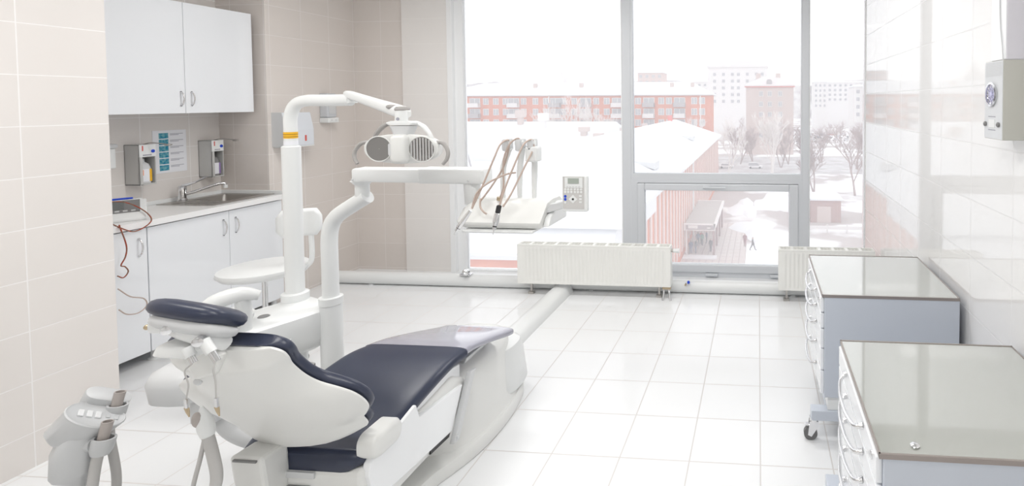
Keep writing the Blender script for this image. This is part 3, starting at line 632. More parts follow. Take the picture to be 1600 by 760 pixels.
for (a, b2) in (((-1.556, 1.305, 1.034), (-1.516, 1.305, 0.975)), ((-1.61, 1.305, 1.010), (-1.587, 1.305, 0.968))):
    A, B = Vector(a), Vector(b2); Mid = A.lerp(B, 0.58)
    MB().cyl(A, Mid, 0.0135, n=14).build('clip_sleeve', PLAST, ch); MB().cyl(Mid, B, 0.0085, n=12).build('clip_pin', CHROME, ch)
    C0 = B + Vector((0, -0.006, 0)); L_ = 0.10; dx = 0.002 if a[0] > -1.58 else -0.02
    E_ = Vector((B.x + dx, B.y - 0.008, B.z - L_))
    bc = thing('bib_clip', 'small brass alligator bib clip hanging by a cord behind the backrest, ' + ('right one' if a[0] > -1.58 else 'left one'), 'clip', tuple(E_), 'bib clips behind the headrest')
    MB().tube([C0, C0 + Vector((dx * 0.8, -0.006, -0.02)), E_.lerp(C0, 0.4), E_], 0.0022, 6).build('cord', GHOSE, bc)
    MB().cyl(E_, E_ + Vector((0.001, 0, -0.026)), 0.0055, n=10).build('sleeve', CHROME, bc)
    MB().tube([E_ + Vector((0, 0, -0.024)), E_ + Vector((0.004, 0.0, -0.038)), E_ + Vector((0.008, 0, -0.052))], [0.006, 0.0045, 0.0015], 10, 3).build('jaw', BRASS, bc)

# ================================================================== CUSPIDOR UNIT, LAMP, DELIVERY ARM
cu = thing('cuspidor_unit', 'white spittoon water unit on a pedestal beside the chair, behind the headrest', 'dental unit', (-2.3, 2.25, 0))
def rot2(pts, c, a): 
    ca, sa = math.cos(a), math.sin(a); return [(c[0] + (x - c[0]) * ca - (y - c[1]) * sa, c[1] + (x - c[0]) * sa + (y - c[1]) * ca) for x, y in pts]
UC = (-2.30, 2.22); UA = math.radians(-22)
def uo(hx, hy, r): return rot2(rrect(UC[0], UC[1], hx, hy, r), UC, UA)
MB().loft([[(x, y, z) for x, y in uo(*s)] for z, s in ((0.50, (0.10, 0.17, 0.05)), (0.53, (0.14, 0.21, 0.05)), (0.57, (0.152, 0.225, 0.05)), (0.66, (0.155, 0.23, 0.05)), (0.69, (0.15, 0.225, 0.05)), (0.70, (0.135, 0.21, 0.045)))]).build('housing', PLAST, cu, ang=45)
MB().cyl((-2.26, 2.30, 0.0), (-2.26, 2.30, 0.52), 0.055).lathe([(0.11, 0), (0.11, 0.012), (0.06, 0.03)], (-2.26, 2.30, 0)).build('pedestal', PLAST, cu)
MB().box(-2.24, -1.865, 2.24, 2.36, 0.1, 0.19, 0.015).build('link_box', PLAST, cu)
MB().lathe([(0.0, 0.006), (0.02, 0.006), (0.024, 0.002)], (-2.31, 2.20, 0.698), n=20).build('drain_cup', DGREY, cu)
MB().lathe([(0.02, 0), (0.10, 0.005), (0.125, 0.04), (0.13, 0.06), (0.122, 0.06), (0.11, 0.03), (0.02, 0.012)], (-2.36, 2.03, 0.70), n=32).build('spittoon_bowl', PLAST, cu)
MB().tube([(-2.37, 1.95, 0.745), (-2.355, 1.96, 0.80), (-2.31, 1.99, 0.85), (-2.25, 2.04, 0.868), (-2.20, 2.08, 0.85)], [0.016, 0.028, 0.034, 0.032, 0.02], 14).tube([(-2.27, 2.06, 0.70), (-2.26, 2.06, 0.78), (-2.25, 2.05, 0.86)], [0.036, 0.03, 0.026], 14).build('cup_filler', PLAST, cu, ang=50)
MB().box(-2.14, -2.12, 2.10, 2.15, 0.575, 0.625, 0.003, mtx=None).build('display', GREYP, cu)

ol = thing('operating_lamp', 'white post-mounted dental operating lamp with a two-reflector head and curved handles', 'lamp', (-2.352, 2.41, 0.70))
LX, LY = -2.352, 2.41
MB().lathe([(0.058, 0.0), (0.058, 0.035), (0.05, 0.04), (0.040, 0.04), (0.040, 0.78), (0.034, 0.785)], (LX, LY, 0.70)).build('post', PLAST, ol)
MB().tube([(LX, LY, 1.48), (LX, LY, 1.56), (LX + 0.002, LY, 1.63), (LX + 0.03, LY, 1.69), (LX + 0.09, LY, 1.712), (LX + 0.2, LY, 1.713), (LX + 0.33, LY, 1.715)], 0.029, 20, 6).build('swan_arm', PLAST, ol)
MB().lathe([(0.0296, 0), (0.0296, 0.032)], (LX, LY, 1.523), n=32).build('warning_sticker', YELLOW, ol)
st = MB()
for k in range(2): st.lathe([(0.0299, 0), (0.0299, 0.0025)], (LX, LY, 1.530 + k * 0.012), n=32)
st.build('sticker_print', mat('dark_print', (0.25, 0.13, 0.02), 0.6), ol)
MB().lathe([(0.0296, 0), (0.0296, 0.022)], (LX, LY, 1.488), n=32).build('rating_label', PAPER, ol)
MB().tube([(LX + 0.33, LY, 1.70), (LX + 0.33, LY, 1.745)], 0.026, 16, 0).build('elbow_joint', PLAST, ol)
la, lb = Vector((LX + 0.32, LY, 1.742)), Vector((-1.562, 2.16, 1.655)); ld = (lb - la).normalized()
fq = frame_quad(la, ld, Vector((0, 0, 1)) - ld * ld.z); LL = (lb - la).length
arm = MB().loft([[tuple(fq @ Vector((x, y, z))) for y, z in rrect(0, 0, hy, hz, min(hy, hz) * 0.8)] for x, hy, hz in ((-0.03, 0.012, 0.010), (-0.015, 0.020, 0.017), (0.02, 0.022, 0.019), (LL * 0.55, 0.026, 0.023), (LL - 0.06, 0.030, 0.027), (LL, 0.028, 0.026), (LL + 0.035, 0.012, 0.013))]).build('spring_arm', PLAST, ol, ang=50)
MB().ball(tuple(fq @ Vector((LL - 0.07, -0.02, 0.016))), (0.028, 0.014, 0.012), 14).build('arm_cap', mat('mid_grey_arm', (0.36, 0.345, 0.335), 0.4), ol)
MB().ball(tuple(fq @ Vector((LL - 0.005, -0.008, 0.016))), (0.034, 0.026, 0.016), 14).build('joint_cap', mat('mid_grey_arm', (0.36, 0.345, 0.335), 0.4), ol)
HX, HY, HZ = -1.545, 2.13, 1.50
MB().cyl((HX - 0.01, HY, HZ + 0.165), (HX - 0.01, HY, HZ + 0.108), 0.024, 0.026).build('drop_joint', PLAST, ol)
MB().lathe([(0.007, 0), (0.007, 0.002)], (HX - 0.008, HY - 0.025, HZ + 0.13), (0.1, -1, 0), 12).build('brand_dot', TXT, ol)
def face(pts): return [(HX + a, HY + b, HZ + c) for a, b, c in pts]
yk = MB(); yk.loft([face([(x, y, 0.115 + dz) for x, y in rrect(0, 0, hx, 0.028, 0.02)]) for dz, hx in ((-0.012, 0.06), (-0.006, 0.07), (0.0, 0.07), (0.006, 0.05))])
yk.build('yoke_bar', PLAST, ol)
MB().loft([face([(x, y, z) for x, y in rrect(0, 0, hx, 0.026, 0.015)]) for z, hx in ((0.10, 0.055), (0.055, 0.034))]).cyl((HX - 0.01, HY, HZ + 0.06), (HX - 0.01, HY, HZ + 0.035), 0.006, n=8).build('yoke_bracket', GREYP, ol)
for s in (-1, 1): MB().tube(face([(s * 0.06, 0, 0.112), (s * 0.095, -0.004, 0.095), (s * 0.125, -0.006, 0.06), (s * 0.137, 0, 0.02)]), [0.008, 0.011, 0.009, 0.008], 12).build('yoke_arm', PLAST if s > 0 else mat('mid_grey_arm', (0.36, 0.345, 0.335), 0.4), ol)
for s in (-1, 1): MB().tube(face([(s * 0.155, -0.005, 0.03), (s * 0.19, -0.012, 0.022), (s * 0.213, -0.02, -0.01), (s * 0.212, -0.025, -0.04), (s * 0.195, -0.03, -0.065)]), [0.007, 0.009, 0.0085, 0.008, 0.007], 12).build('grip_handle', mat('mid_grey_arm', (0.36, 0.345, 0.335), 0.4), ol)
hd = MB(); op = []
N = 56
for i in range(N):
    a = 2 * math.pi * i / N; c_, s_ = math.cos(a), math.sin(a); x = math.copysign(abs(c_) ** 0.82, c_) * 0.172; z = math.copysign(abs(s_) ** 0.82, s_) * 0.069; op.append((x, z))
hd.loft([face([(x * k, y, z * k * 0.93) for x, z in op]) for y, k in ((0.05, 0.5), (0.045, 0.75), (0.02, 0.96), (-0.012, 1.0), (-0.022, 0.985), (-0.024, 0.96))])
head = hd.build('lamp_head', SHELL, ol, ang=50)
for s in (-1, 1):
    el = [(s * 0.098 + 0.058 * math.cos(2 * math.pi * i / 32), 0.053 * math.sin(2 * math.pi * i / 32)) for i in range(32)]
    MB().loft([face([((x - s * 0.098) * k + s * 0.098, y, z * k) for x, z in el]) for y, k in ((-0.0265, 1.08), (-0.028, 1.06), (-0.028, 1.0), (-0.0262, 0.985))], caps=False).build('reflector_rim', SHELL, head)
    MB().loft([face([((x - s * 0.098) * k + s * 0.098, y, z * k) for x, z in el]) for y, k in ((-0.0255, 1.0), (-0.0245, 0.5), (-0.0243, 0.02))], caps=False).build('reflector', REFL if s > 0 else mat('shaded_reflector', (0.24, 0.235, 0.23), 0.3, 0.3), head)  # left one is a darker copy: shade put into its colour
    if s > 0:
        for k in range(8):
            xx = -0.05 + k * 0.0135; hh = 0.053 * math.sqrt(max(0.02, 1 - ((xx + 0.004) / 0.058) ** 2)) * 0.94
            MB().loft([face([(s * 0.098 + xx + d, -0.0275 - 0.002 * (1 - abs(2 * k2 - 1)), z) for d, k2 in ((0, 0), (0.004, 0.5), (0.008, 1))]) for z in (-hh, hh)], caps=False, closed=False).build('reflector_facet', CHROME, head)
MB().loft([face([(0.004 + x, y, z) for x, z in rrect(0, 0, hx, hz, 0.02)]) for y, hx, hz in ((-0.02, 0.037, 0.064), (-0.04, 0.037, 0.063), (-0.050, 0.033, 0.057), (-0.054, 0.025, 0.048))]).build('bulb_cover', SHELL, head, ang=50)
MB().loft([face([(-0.028 + x, y, z) for x, z in rrect(0, 0, 0.007, 0.026, 0.008)]) for y in (-0.046, -0.053)]).build('thumb_recess', GREYP, head)

du = thing('delivery_unit', 'white doctor delivery unit with instrument tray on a bent floor post', 'dental unit', (-2.087, 2.33, 0.0))
DX, DY = -2.087, 2.33
MB().lathe([(0.047, 0.0), (0.047, 0.715), (0.050, 0.718), (0.050, 0.752), (0.035, 0.755)], (DX, DY, 0.0)).build('lower_post', PLAST, du)
MB().tube([(DX, DY, 0.74), (DX, DY, 0.9), (DX, DY, 1.03), (DX + 0.012, DY, 1.10), (DX + 0.045, DY, 1.15), (DX + 0.12, DY, 1.20), (DX + 0.205, DY, 1.25)], 0.035, 20, 6).build('bent_post', PLAST, du)
MB().cyl((DX + 0.178, DY, 1.235), (DX + 0.178, DY, 1.305), 0.031).lathe([(0.031, 0), (0.050, 0.02)], (DX + 0.178, DY, 1.305)).build('pivot', PLAST, du)
MB().box(-1.930, -1.275, DY - 0.045, DY + 0.045, 1.322, 1.388, 0.012).build('horizontal_arm', PLAST, du)
MB().box(-1.60, -1.273, DY - 0.048, DY + 0.048, 1.319, 1.391, 0.012).build('arm_cover', PLAST, du)
for bx_, bz_ in ((-1.92, 1.335), (-1.345, 1.336)): MB().lathe([(0.006, 0), (0.004, 0.002)], (bx_, DY - 0.048, bz_), (0, -1, 0), 10).build('screw', GREYP, du)
MB().cyl((-1.353, DY, 1.325), (-1.353, DY, 1.22), 0.038, 0.034).build('drop_post', PLAST, du)
ty = 2.26
def tray_ring(x, k): # cross section in (y,z)
    pf = [(-0.115, 1.165), (-0.10, 1.148), (0.10, 1.145), (0.15, 1.17), (0.15, 1.235), (0.12, 1.255), (0.04, 1.258), (-0.03, 1.248), (-0.09, 1.195), (-0.115, 1.175)]
    c0 = (0.0, 1.165); return [(x, ty + c0[0] + (a - c0[0]) * k, c0[1] + (z - c0[1]) * k) for a, z in pf]
MB().loft([tray_ring(x, k) for x, k in ((-1.36, 0.35), (-1.345, 0.62), (-1.32, 0.85), (-1.29, 0.97), (-1.26, 1.0), (-0.955, 1.0), (-0.945, 0.97))]).build('instrument_tray', SHELL, du, ang=40)
MB().prism([(ty - 0.09, 1.15), (ty + 0.13, 1.15), (ty + 0.13, 1.23), (ty + 0.06, 1.243), (ty - 0.06, 1.19)], 'x', -0.945, -0.915, 0.01).build('tray_end', PLAST, du)
MB().box(-1.29, -0.97, ty - 0.13, ty + 0.05, 1.132, 1.144, 0.005).build('tray_lip', PLAST, du)
# keypad
kb = MB().prism([(-0.955, 1.20), (-0.865, 1.225), (-0.865, 1.26), (-0.90, 1.25), (-0.93, 1.245)], 'y', 2.22, 2.25, 0.004).build('keypad_bracket', GREYP, du)
kp = MB().box(-0.866, -0.752, 2.205, 2.235, 1.215, 1.375, 0.006).build('control_panel', PLAST, du)
MB().box(-0.862, -0.765, 2.2035, 2.206, 1.228, 1.372).build('panel_face', mat('panel_grey', (0.58, 0.57, 0.56), 0.5), kp)
MB().box(-0.852, -0.772, 2.2020, 2.2037, 1.332, 1.368).box(-0.852, -0.772, 2.2022, 2.2037, 1.322, 1.332).build('display_surround', PLAST, kp)
MB().box(-0.838, -0.788, 2.2005, 2.2022, 1.341, 1.365).build('display', LCD, kp)
for rz, xs in ((1.315, None), (1.303, None)):
    for k in range(6): MB().lathe([(0.0052, 0), (0.0045, 0.0015)], (-0.851 + k * 0.0138 + (0.003 if k > 2 else 0), 2.2035, rz), (0, -1, 0), 12).build('button', PLAST, kp)
for z in (1.284, 1.271): MB().lathe([(0.0062, 0), (0.0055, 0.002)], (-0.851, 2.2035, z), (0, -1, 0), 14).build('button', BLUE, kp)
MB().lathe([(0.0055, 0), (0.0045, 0.0015)], (-0.851, 2.2035, 1.257), (0, -1, 0), 12).build('button', PLAST, kp)
for z in (1.286, 1.272, 1.259): MB().box(-0.788, -0.776, 2.2022, 2.2037, z - 0.004, z + 0.004, 0.0005).build('button', PLAST, kp)
MB().prism([(-0.836, 1.272), (-0.816, 1.291), (-0.796, 1.272), (-0.816, 1.253)], 'y', 2.2022, 2.2037).build('jog_pad', PLAST, kp)
MB().lathe([(0.005, 0), (0.0045, 0.002)], (-0.816, 2.2022, 1.272), (0, -1, 0), 12).build('button', BLACK, kp)
for k in range(5): MB().box(-0.845 + k * 0.0135, -0.836 + k * 0.0135, 2.2012, 2.2023, 1.3245, 1.3285).build('button', GREYP, kp)
# three hose arms with rollers
for i, (ax, bx2) in enumerate(((-1.185, -1.15), (-1.105, -1.088), (-1.035, -1.032))):
    yb = 2.30
    MB().tube([(ax, yb, 1.25), (ax, yb, 1.31), (ax + 0.003, yb, 1.40), (bx2 + 0.01, yb - 0.02, 1.49)], [0.010, 0.012, 0.014, 0.012], 12).build('hose_arm', PLAST, du)
    MB().box(bx2 - 0.012, bx2 + 0.016, yb - 0.06, yb + 0.01, 1.478, 1.535, 0.010).build('roller_head', GREYP, du)
    MB().cyl((bx2 - 0.016, yb - 0.035, 1.515), (bx2 + 0.020, yb - 0.035, 1.515), 0.012, n=14).build('roller', PLAST, du)
MB().box(-1.052, -0.995, 2.24, 2.30, 1.43, 1.50, 0.008).build('arm_shroud', PLAST, du)
MB().box(-1.10, -1.03, 2.285, 2.297, 1.49, 1.50, 0.003).build('arm_tie', GREYP, du)
# handpieces resting at the tray front, with hoses over the rollers
def handpiece(name, label, tip, tail, hose, big):
    tip, tail = Vector(tip), Vector(tail); d = (tail - tip); L = d.length; d.normalize()
    t = thing(name, label, 'handpiece', tuple(tip), 'handpieces on the delivery tray')
    pf = [(0.0015, 0), (0.002, 0.018), (0.007, 0.02), (0.0085, 0.035), (0.012, 0.05), (0.0135, L * 0.6), (0.012, L * 0.95), (0.008, L)] if big else [(0.0015, 0), (0.002, 0.014), (0.007, 0.016), (0.008, 0.03), (0.0105, 0.04), (0.010, L * 0.7), (0.0075, L)]
    MB().lathe(pf, tip, d, 16).build('body', CHROME, t)
    MB().lathe([(0.0088, -0.003), (0.0088, 0.004)], tip + d * 0.034, d, 14).build('collar', BLACK, t)
    if big: MB().lathe([(0.0105, 0), (0.0105, 0.028), (0.007, 0.032)], tail, d, 14).build('coupling', BLACK, t)
    for h in hose: MB().tube([tuple(tail + d * 0.01)] + h, 0.0042, 8).build('hose', HOSE, t)
    return t
handpiece('dental_handpiece', 'slim steel handpiece hanging at the left front of the delivery tray', (-1.30, 2.09, 1.135), (-1.235, 2.11, 1.235),
    [[(-1.19, 2.13, 1.34), (-1.155, 2.16, 1.45), (-1.142, 2.20, 1.515), (-1.135, 2.26, 1.527), (-1.133, 2.25, 1.48), (-1.16, 2.25, 1.40), (-1.20, 2.22, 1.32), (-1.235, 2.19, 1.26)],
     [(-1.21, 2.12, 1.31), (-1.16, 2.13, 1.355), (-1.10, 2.16, 1.385), (-1.075, 2.2, 1.388)]], False)
handpiece('dental_handpiece', 'thicker steel handpiece with a black coupling at the middle of the delivery tray', (-1.115, 2.07, 1.143), (-1.103, 2.09, 1.232),
    [[(-1.085, 2.12, 1.33), (-1.055, 2.16, 1.44), (-1.035, 2.20, 1.515), (-1.022, 2.255, 1.53), (-1.015, 2.25, 1.49), (-1.03, 2.2, 1.42), (-1.06, 2.13, 1.31), (-1.085, 2.10, 1.255)]], True)
sy = thing('air_water_syringe', 'thin beige-hosed instrument standing upright at the back of the delivery tray', 'handpiece', (-1.16, 2.25, 1.25), 'handpieces on the delivery tray')
MB().cyl((-1.175, 2.24, 1.255), (-1.172, 2.24, 1.27), 0.011, n=12).build('collar', BRASS, sy)
MB().tube([(-1.172, 2.24, 1.26), (-1.15, 2.235, 1.32), (-1.148, 2.23, 1.40), (-1.14, 2.23, 1.46), (-1.115, 2.235, 1.515), (-1.085, 2.25, 1.537), (-1.075, 2.26, 1.51)], 0.0042, 8).build('hose', HOSE, sy)
MB().tube([(-1.235, 2.19, 1.27), (-1.225, 2.17, 1.24), (-1.20, 2.15, 1.222), (-1.185, 2.15, 1.212)], 0.0042, 8).build('hose_tail', HOSE, sy)

# assistant's suction holder, its tubes, and the hanging suction hose
sh = thing('suction_holder', 'grey plastic suction-tube holder with a tilted oval button pad, at the bottom left corner', 'instrument holder', (-2.13, 1.45, 0.0))
P0 = Vector((-2.144, 1.467, 0.688)); rv, cv_ = Vector((0.56, 0.83, 0)), Vector((0.83, -0.56, 0))
qx = Matrix.Translation(P0) @ Matrix.Rotation(math.radians(56), 4, 'Z') @ Matrix.Rotation(math.radians(34), 4, 'Y') @ Matrix.Rotation(math.radians(14), 4, 'X')
HOLD = mat('holder_grey', (0.55, 0.56, 0.57), 0.4)
def LP(a, b, z): return P0 + rv * a + cv_ * b + Vector((0, 0, z))
def ov(a, b, z, dx=0.0, n=40): return [tuple(qx @ Vector((dx + a * math.cos(2 * math.pi * i / n), b * math.sin(2 * math.pi * i / n), z))) for i in range(n)]
MB().loft([ov(0.050, 0.045, -0.085, -0.012), ov(0.066, 0.056, -0.07, -0.012), ov(0.074, 0.063, -0.004), ov(0.076, 0.065, 0.003), ov(0.073, 0.062, 0.006), ov(0.068, 0.057, 0.002)]).build('button_pad', HOLD, sh, ang=45)
for k in range(3): MB().box(-0.044 + k * 0.021, -0.029 + k * 0.021, -0.016, 0.016, 0.001, 0.006, 0.002, mtx=qx).build('button', mat('pale_grey_plastic', (0.70, 0.71, 0.72), 0.4), sh)
MB().box(0.025, 0.036, -0.008, 0.008, 0.001, 0.0045, 0.0015, mtx=qx).box(0.046, 0.057, -0.012, 0.012, 0.001, 0.0045, 0.0015, mtx=qx).build('button', HOLD, sh)
bd = []
for z, a0, hx, hy in ((-0.27, -0.046, 0.022, 0.025), (-0.185, -0.03, 0.026, 0.028), (-0.165, -0.035, 0.043, 0.045), (-0.15, -0.036, 0.048, 0.05), (-0.09, -0.034, 0.047, 0.052), (-0.05, -0.026, 0.04, 0.048), (-0.02, -0.015, 0.03, 0.04)):
    bd.append([tuple(LP(a0 - 0.014 + x, y, z)) for x, y in rrect(0, 0, hx, hy, min(hx, hy) * 0.7)])
MB().loft(bd).build('body', HOLD, sh, ang=45)
def cup(pos, r, h, seg0):
    m_ = MB().lathe([(r * 0.8, 0), (r, h * 0.3), (r * 1.05, h), (r * 0.82, h), (r * 0.7, h * 0.2)], pos, (0.12, 0.18, 1), 24)
    m_.tube([tuple(seg0), tuple(Vector(seg0).lerp(Vector(pos), 0.6) + Vector((0, 0, h * 0.4)))], 0.02, 12, 0); return m_
CF, CR = LP(0.006, 0.06, -0.105), LP(0.040, -0.04, -0.045)
cup(CF, 0.027, 0.05, LP(-0.02, 0.03, -0.075)).build('cup_ring', HOLD, sh)
cup(CR, 0.025, 0.045, LP(0.0, -0.05, -0.03)).build('cup_ring', HOLD, sh)
MB().loft([[tuple(qx @ Vector((0.012 + x, 0.085 + y, z + 0.018))) for x, y in rrect(0, 0, 0.06 * k, 0.035 * k, 0.03)] for z, k in ((-0.06, 0.8), (-0.005, 1.0), (0.004, 0.98), (0.006, 0.9))]).build('rear_pad', HOLD, sh, ang=45)
MB().tube([tuple(LP(-0.03, 0, -0.26)), (-2.17, 1.43, 0.33), (-2.15, 1.46, 0.27), (-2.05, 1.50, 0.26), (-1.9, 1.56, 0.29), (-1.76, 1.64, 0.33)], 0.022, 14).build('support_arm', SHELL, sh)
for i, (p, L_, lab) in enumerate(((CF + Vector((0, 0, 0.012)), 0.088, 'front grey suction tube standing in the bottom left holder'), (CR + Vector((0, 0, 0.012)), 0.075, 'rear grey suction tube standing in the bottom left holder'))):
    s3 = thing('suction_tube', lab, 'suction tube', tuple(p), 'suction tubes in the holder')
    ax = Vector((0.12, 0.18, 1)).normalized()
    MB().lathe([(0.012, 0), (0.0135, 0.02), (0.0145, L_), (0.0115, L_), (0.0105, 0.02)], p, ax, 20).build('nozzle', mat('taupe_plastic', (0.42, 0.38, 0.36), 0.5), s3)
    off = Vector((-0.02, -0.02, 0)) if i == 0 else Vector((0.0, 0.0, 0))
    MB().tube([tuple(p + ax * 0.02), tuple(p - ax * 0.05), tuple(p + off - Vector((0, 0, 0.2))), tuple(p + off * 1.5 - Vector((0, 0, 0.36))), (p.x + 0.02, p.y + 0.05, 0.03)], 0.0135 if i == 0 else 0.012, 14).build('hose', GHOSE, s3)
vh = thing('suction_hose', 'grey twin suction hose with a white tapered handpiece hanging behind the backrest', 'hose', (-1.73, 1.45, 0.7))
MB().lathe([(0.008, -0.055), (0.018, -0.045), (0.022, -0.02), (0.021, 0.0), (0.016, 0.02), (0.004, 0.048)], (-1.735, 1.45, 0.70), (-0.2, 0, 1), 20).build('handpiece', PLAST, vh)
MB().ball((-1.745, 1.436, 0.713), (0.014, 0.012, 0.024), 14).build('trigger', mat('taupe_plastic', (0.42, 0.38, 0.36), 0.5), vh)
MB().tube([(-1.726, 1.45, 0.655), (-1.712, 1.45, 0.60), (-1.70, 1.45, 0.53), (-1.712, 1.45, 0.47), (-1.75, 1.46, 0.38), (-1.80, 1.52, 0.25), (-1.82, 1.6, 0.05)], 0.0155, 14).build('main_hose', GHOSE, vh)
MB().tube([(-1.726, 1.44, 0.65), (-1.745, 1.44, 0.58), (-1.772, 1.44, 0.49), (-1.80, 1.45, 0.38), (-1.84, 1.52, 0.2), (-1.86, 1.6, 0.03)], 0.006, 10).build('thin_hose', GHOSE, vh)

# stool
so = thing('operator_stool', 'white round operator stool with a small backrest, standing behind the water unit', 'stool', (-2.83, 2.71, 0))
sx_, sy_, sz_ = -2.98, 2.85, 0.70
MB().lathe([(0, -0.045), (0.14, -0.045), (0.20, -0.03), (0.22, -0.008), (0.215, 0.012), (0.17, 0.022), (0.08, 0.027), (0, 0.028)], (sx_, sy_, sz_), n=40).build('seat', PLAST, so, ang=60)
MB().cyl((sx_, sy_, 0.36), (sx_, sy_, 0.66), 0.014).build('gas_piston', CHROME, so)
MB().lathe([(0.025, 0), (0.025, 0.28), (0.018, 0.29)], (sx_, sy_, 0.10), n=20).build('column', CHROME, so)
MB().box(sx_ - 0.06, sx_ + 0.06, sy_ - 0.05, sy_ + 0.05, 0.64, 0.656, 0.004).build('seat_plate', GREYP, so)
for k in range(5):
    a = 2 * math.pi * k / 5 + 0.3; ex, ey = sx_ + 0.25 * math.cos(a), sy_ + 0.25 * math.sin(a)
    lg = MB().tube([(sx_, sy_, 0.13), (sx_ + 0.13 * math.cos(a), sy_ + 0.13 * math.sin(a), 0.11), (ex, ey, 0.075)], [0.022, 0.018, 0.015], 10).build('leg', CHROME, so)
    MB().cyl((ex - 0.012 * math.sin(a), ey + 0.012 * math.cos(a), 0.027), (ex + 0.012 * math.sin(a), ey - 0.012 * math.cos(a), 0.027), 0.027, n=16).cyl((ex, ey, 0.04), (ex, ey, 0.085), 0.006, n=8).build('castor', RUBBER, lg)
bk = []
for k in range(9):
    a = math.radians(-62 - 32 + 64 * k / 8); cx_, cy_ = -2.695, 2.77; r0 = 0.20
    d_ = Vector((math.sin(a + math.radians(25)), math.cos(a + math.radians(25)), 0)); c0 = Vector((cx_, cy_, 0.965)) + d_ * r0
    e = 1.0 if 0 < k < 8 else 0.55
    bk.append([tuple(c0 + d_ * u * e + Vector((0, 0, w * e))) for u, w in rrect(0, 0, 0.024, 0.085, 0.023)])
MB().loft(bk).build('backrest', PLAST, so, ang=60)
MB().tube([(sx_ + 0.02, sy_ + 0.03, 0.655), (sx_ + 0.12, sy_ + 0.10, 0.65), (-2.79, 2.945, 0.69), (-2.765, 2.955, 0.75), (-2.77, 2.955, 0.95)], 0.014, 10).build('back_support', PLAST, so)

# ================================================================== DRAWER TROLLEYS
def trolley(y0, y1, label, far_rail):
    x0, x1, zt = 0.312, 0.967, 0.75
    t = thing('drawer_trolley', label, 'trolley', ((x0 + x1) / 2, (y0 + y1) / 2, 0), 'drawer trolleys along the right wall')
    MB().box(x0 + 0.012, x1, y0, y1, 0.235, zt - 0.012, 0.003).build('body', DRAWB, t)
    MB().box(x0 + 0.004, x1 - 0.004, y0 + 0.004, y1 - 0.004, zt - 0.012, zt - 0.002).build('top', GTOP, t)
    f_ = MB()
    for a in ((x0, x1, y0 - 0.002, y0 + 0.005), (x0, x1, y1 - 0.005, y1 + 0.002)): f_.box(*a, zt - 0.014, zt)
    f_.box(x0, x0 + 0.005, y0, y1, zt - 0.014, zt).box(x1 - 0.005, x1, y0, y1, zt - 0.014, zt); f_.build('edge_frame', TRIMB, t)
    zs = [0.735, 0.655, 0.575, 0.475, 0.365, 0.245]
    for k in range(5):
        d = MB().box(x0 - 0.006, x0 + 0.012, y0 + 0.012, y1 - 0.012, zs[k + 1] + 0.003, zs[k] - 0.003, 0.003).build('drawer', DRAWF, t)
        zc = (zs[k] + zs[k + 1]) / 2 + 0.005; yc = (y0 + y1) / 2
        h = MB(); h.tube([(x0 - 0.006, yc - 0.15, zc + 0.01), (x0 - 0.030, yc - 0.13, zc - 0.004), (x0 - 0.042, yc - 0.06, zc - 0.012), (x0 - 0.044, yc, zc - 0.014), (x0 - 0.042, yc + 0.06, zc - 0.012), (x0 - 0.030, yc + 0.13, zc - 0.004), (x0 - 0.006, yc + 0.15, zc + 0.01)], 0.0065, 12)
        for s in (-1, 1): h.cyl((x0 - 0.006, yc + s * 0.15, zc + 0.01), (x0 - 0.016, yc + s * 0.148, zc + 0.007), 0.010, n=12)
        h.build('handle', CHROME, d)
    MB().lathe([(0.012, 0), (0.012, 0.004), (0.008, 0.006)], (x0 - 0.006, y0 + 0.06, zs[0] - 0.03), (-1, 0, 0), 16).build('lock', CHROME, t)
    MB().box(x0 - 0.05, x1 - 0.02, y0 + 0.0, y0 + 0.06, 0.115, 0.165, 0.003).box(x0 - 0.05 if far_rail else x0 + 0.06, x1 - 0.02, y1 - 0.03 if far_rail else y1 - 0.06, y1 + 0.05 if far_rail else y1, 0.115, 0.165, 0.003).box(x0 + 0.03, x0 + 0.08, y0 + 0.05, y1 - 0.05, 0.12, 0.16).box(x1 - 0.1, x1 - 0.05, y0 + 0.05, y1 - 0.05, 0.12, 0.16).build('base_rail', DRAWB, t)
    MB().box(x0 + 0.03, x1 - 0.04, y0 + 0.012, y1 - 0.02, 0.165, 0.235, 0.002).build('plinth', PLAST, t)
    for cx0 in (x0 - 0.035, x1 - 0.06):
        for cy_ in (y0 + 0.035, y1 + 0.01 if far_rail else y1 - 0.035):
            cx_ = cx0 + (0.13 if (cx0 < x0 and cy_ > y0 + 0.1 and not far_rail) else 0)
            c_ = MB().cyl((cx_, cy_, 0.095), (cx_, cy_, 0.116), 0.022).prism([(cx_ - 0.03, 0.03), (cx_ - 0.012, 0.022), (cx_ + 0.022, 0.075), (cx_ + 0.022, 0.1), (cx_ - 0.022, 0.1)], 'y', cy_ - 0.018, cy_ - 0.013).prism([(cx_ - 0.03, 0.03), (cx_ - 0.012, 0.022), (cx_ + 0.022, 0.075), (cx_ + 0.022, 0.1), (cx_ - 0.022, 0.1)], 'y', cy_ + 0.013, cy_ + 0.018).box(cx_ - 0.045, cx_ - 0.01, cy_ - 0.012, cy_ + 0.012, 0.072, 0.08, 0.003).build('castor', CHROME, t)
            MB().cyl((cx_ - 0.016, cy_ - 0.011, 0.034), (cx_ - 0.016, cy_ + 0.011, 0.034), 0.034, n=24).build('wheel', RUBBER, c_)
    return t
t1 = trolley(2.54, 3.205, 'pale blue steel drawer trolley with a white-lit glass top, the one nearer the window', False)
t2 = trolley(1.392, 2.057, 'pale blue steel drawer trolley with a grey glass top, nearest the camera', True)
t2.location.x += 0.012
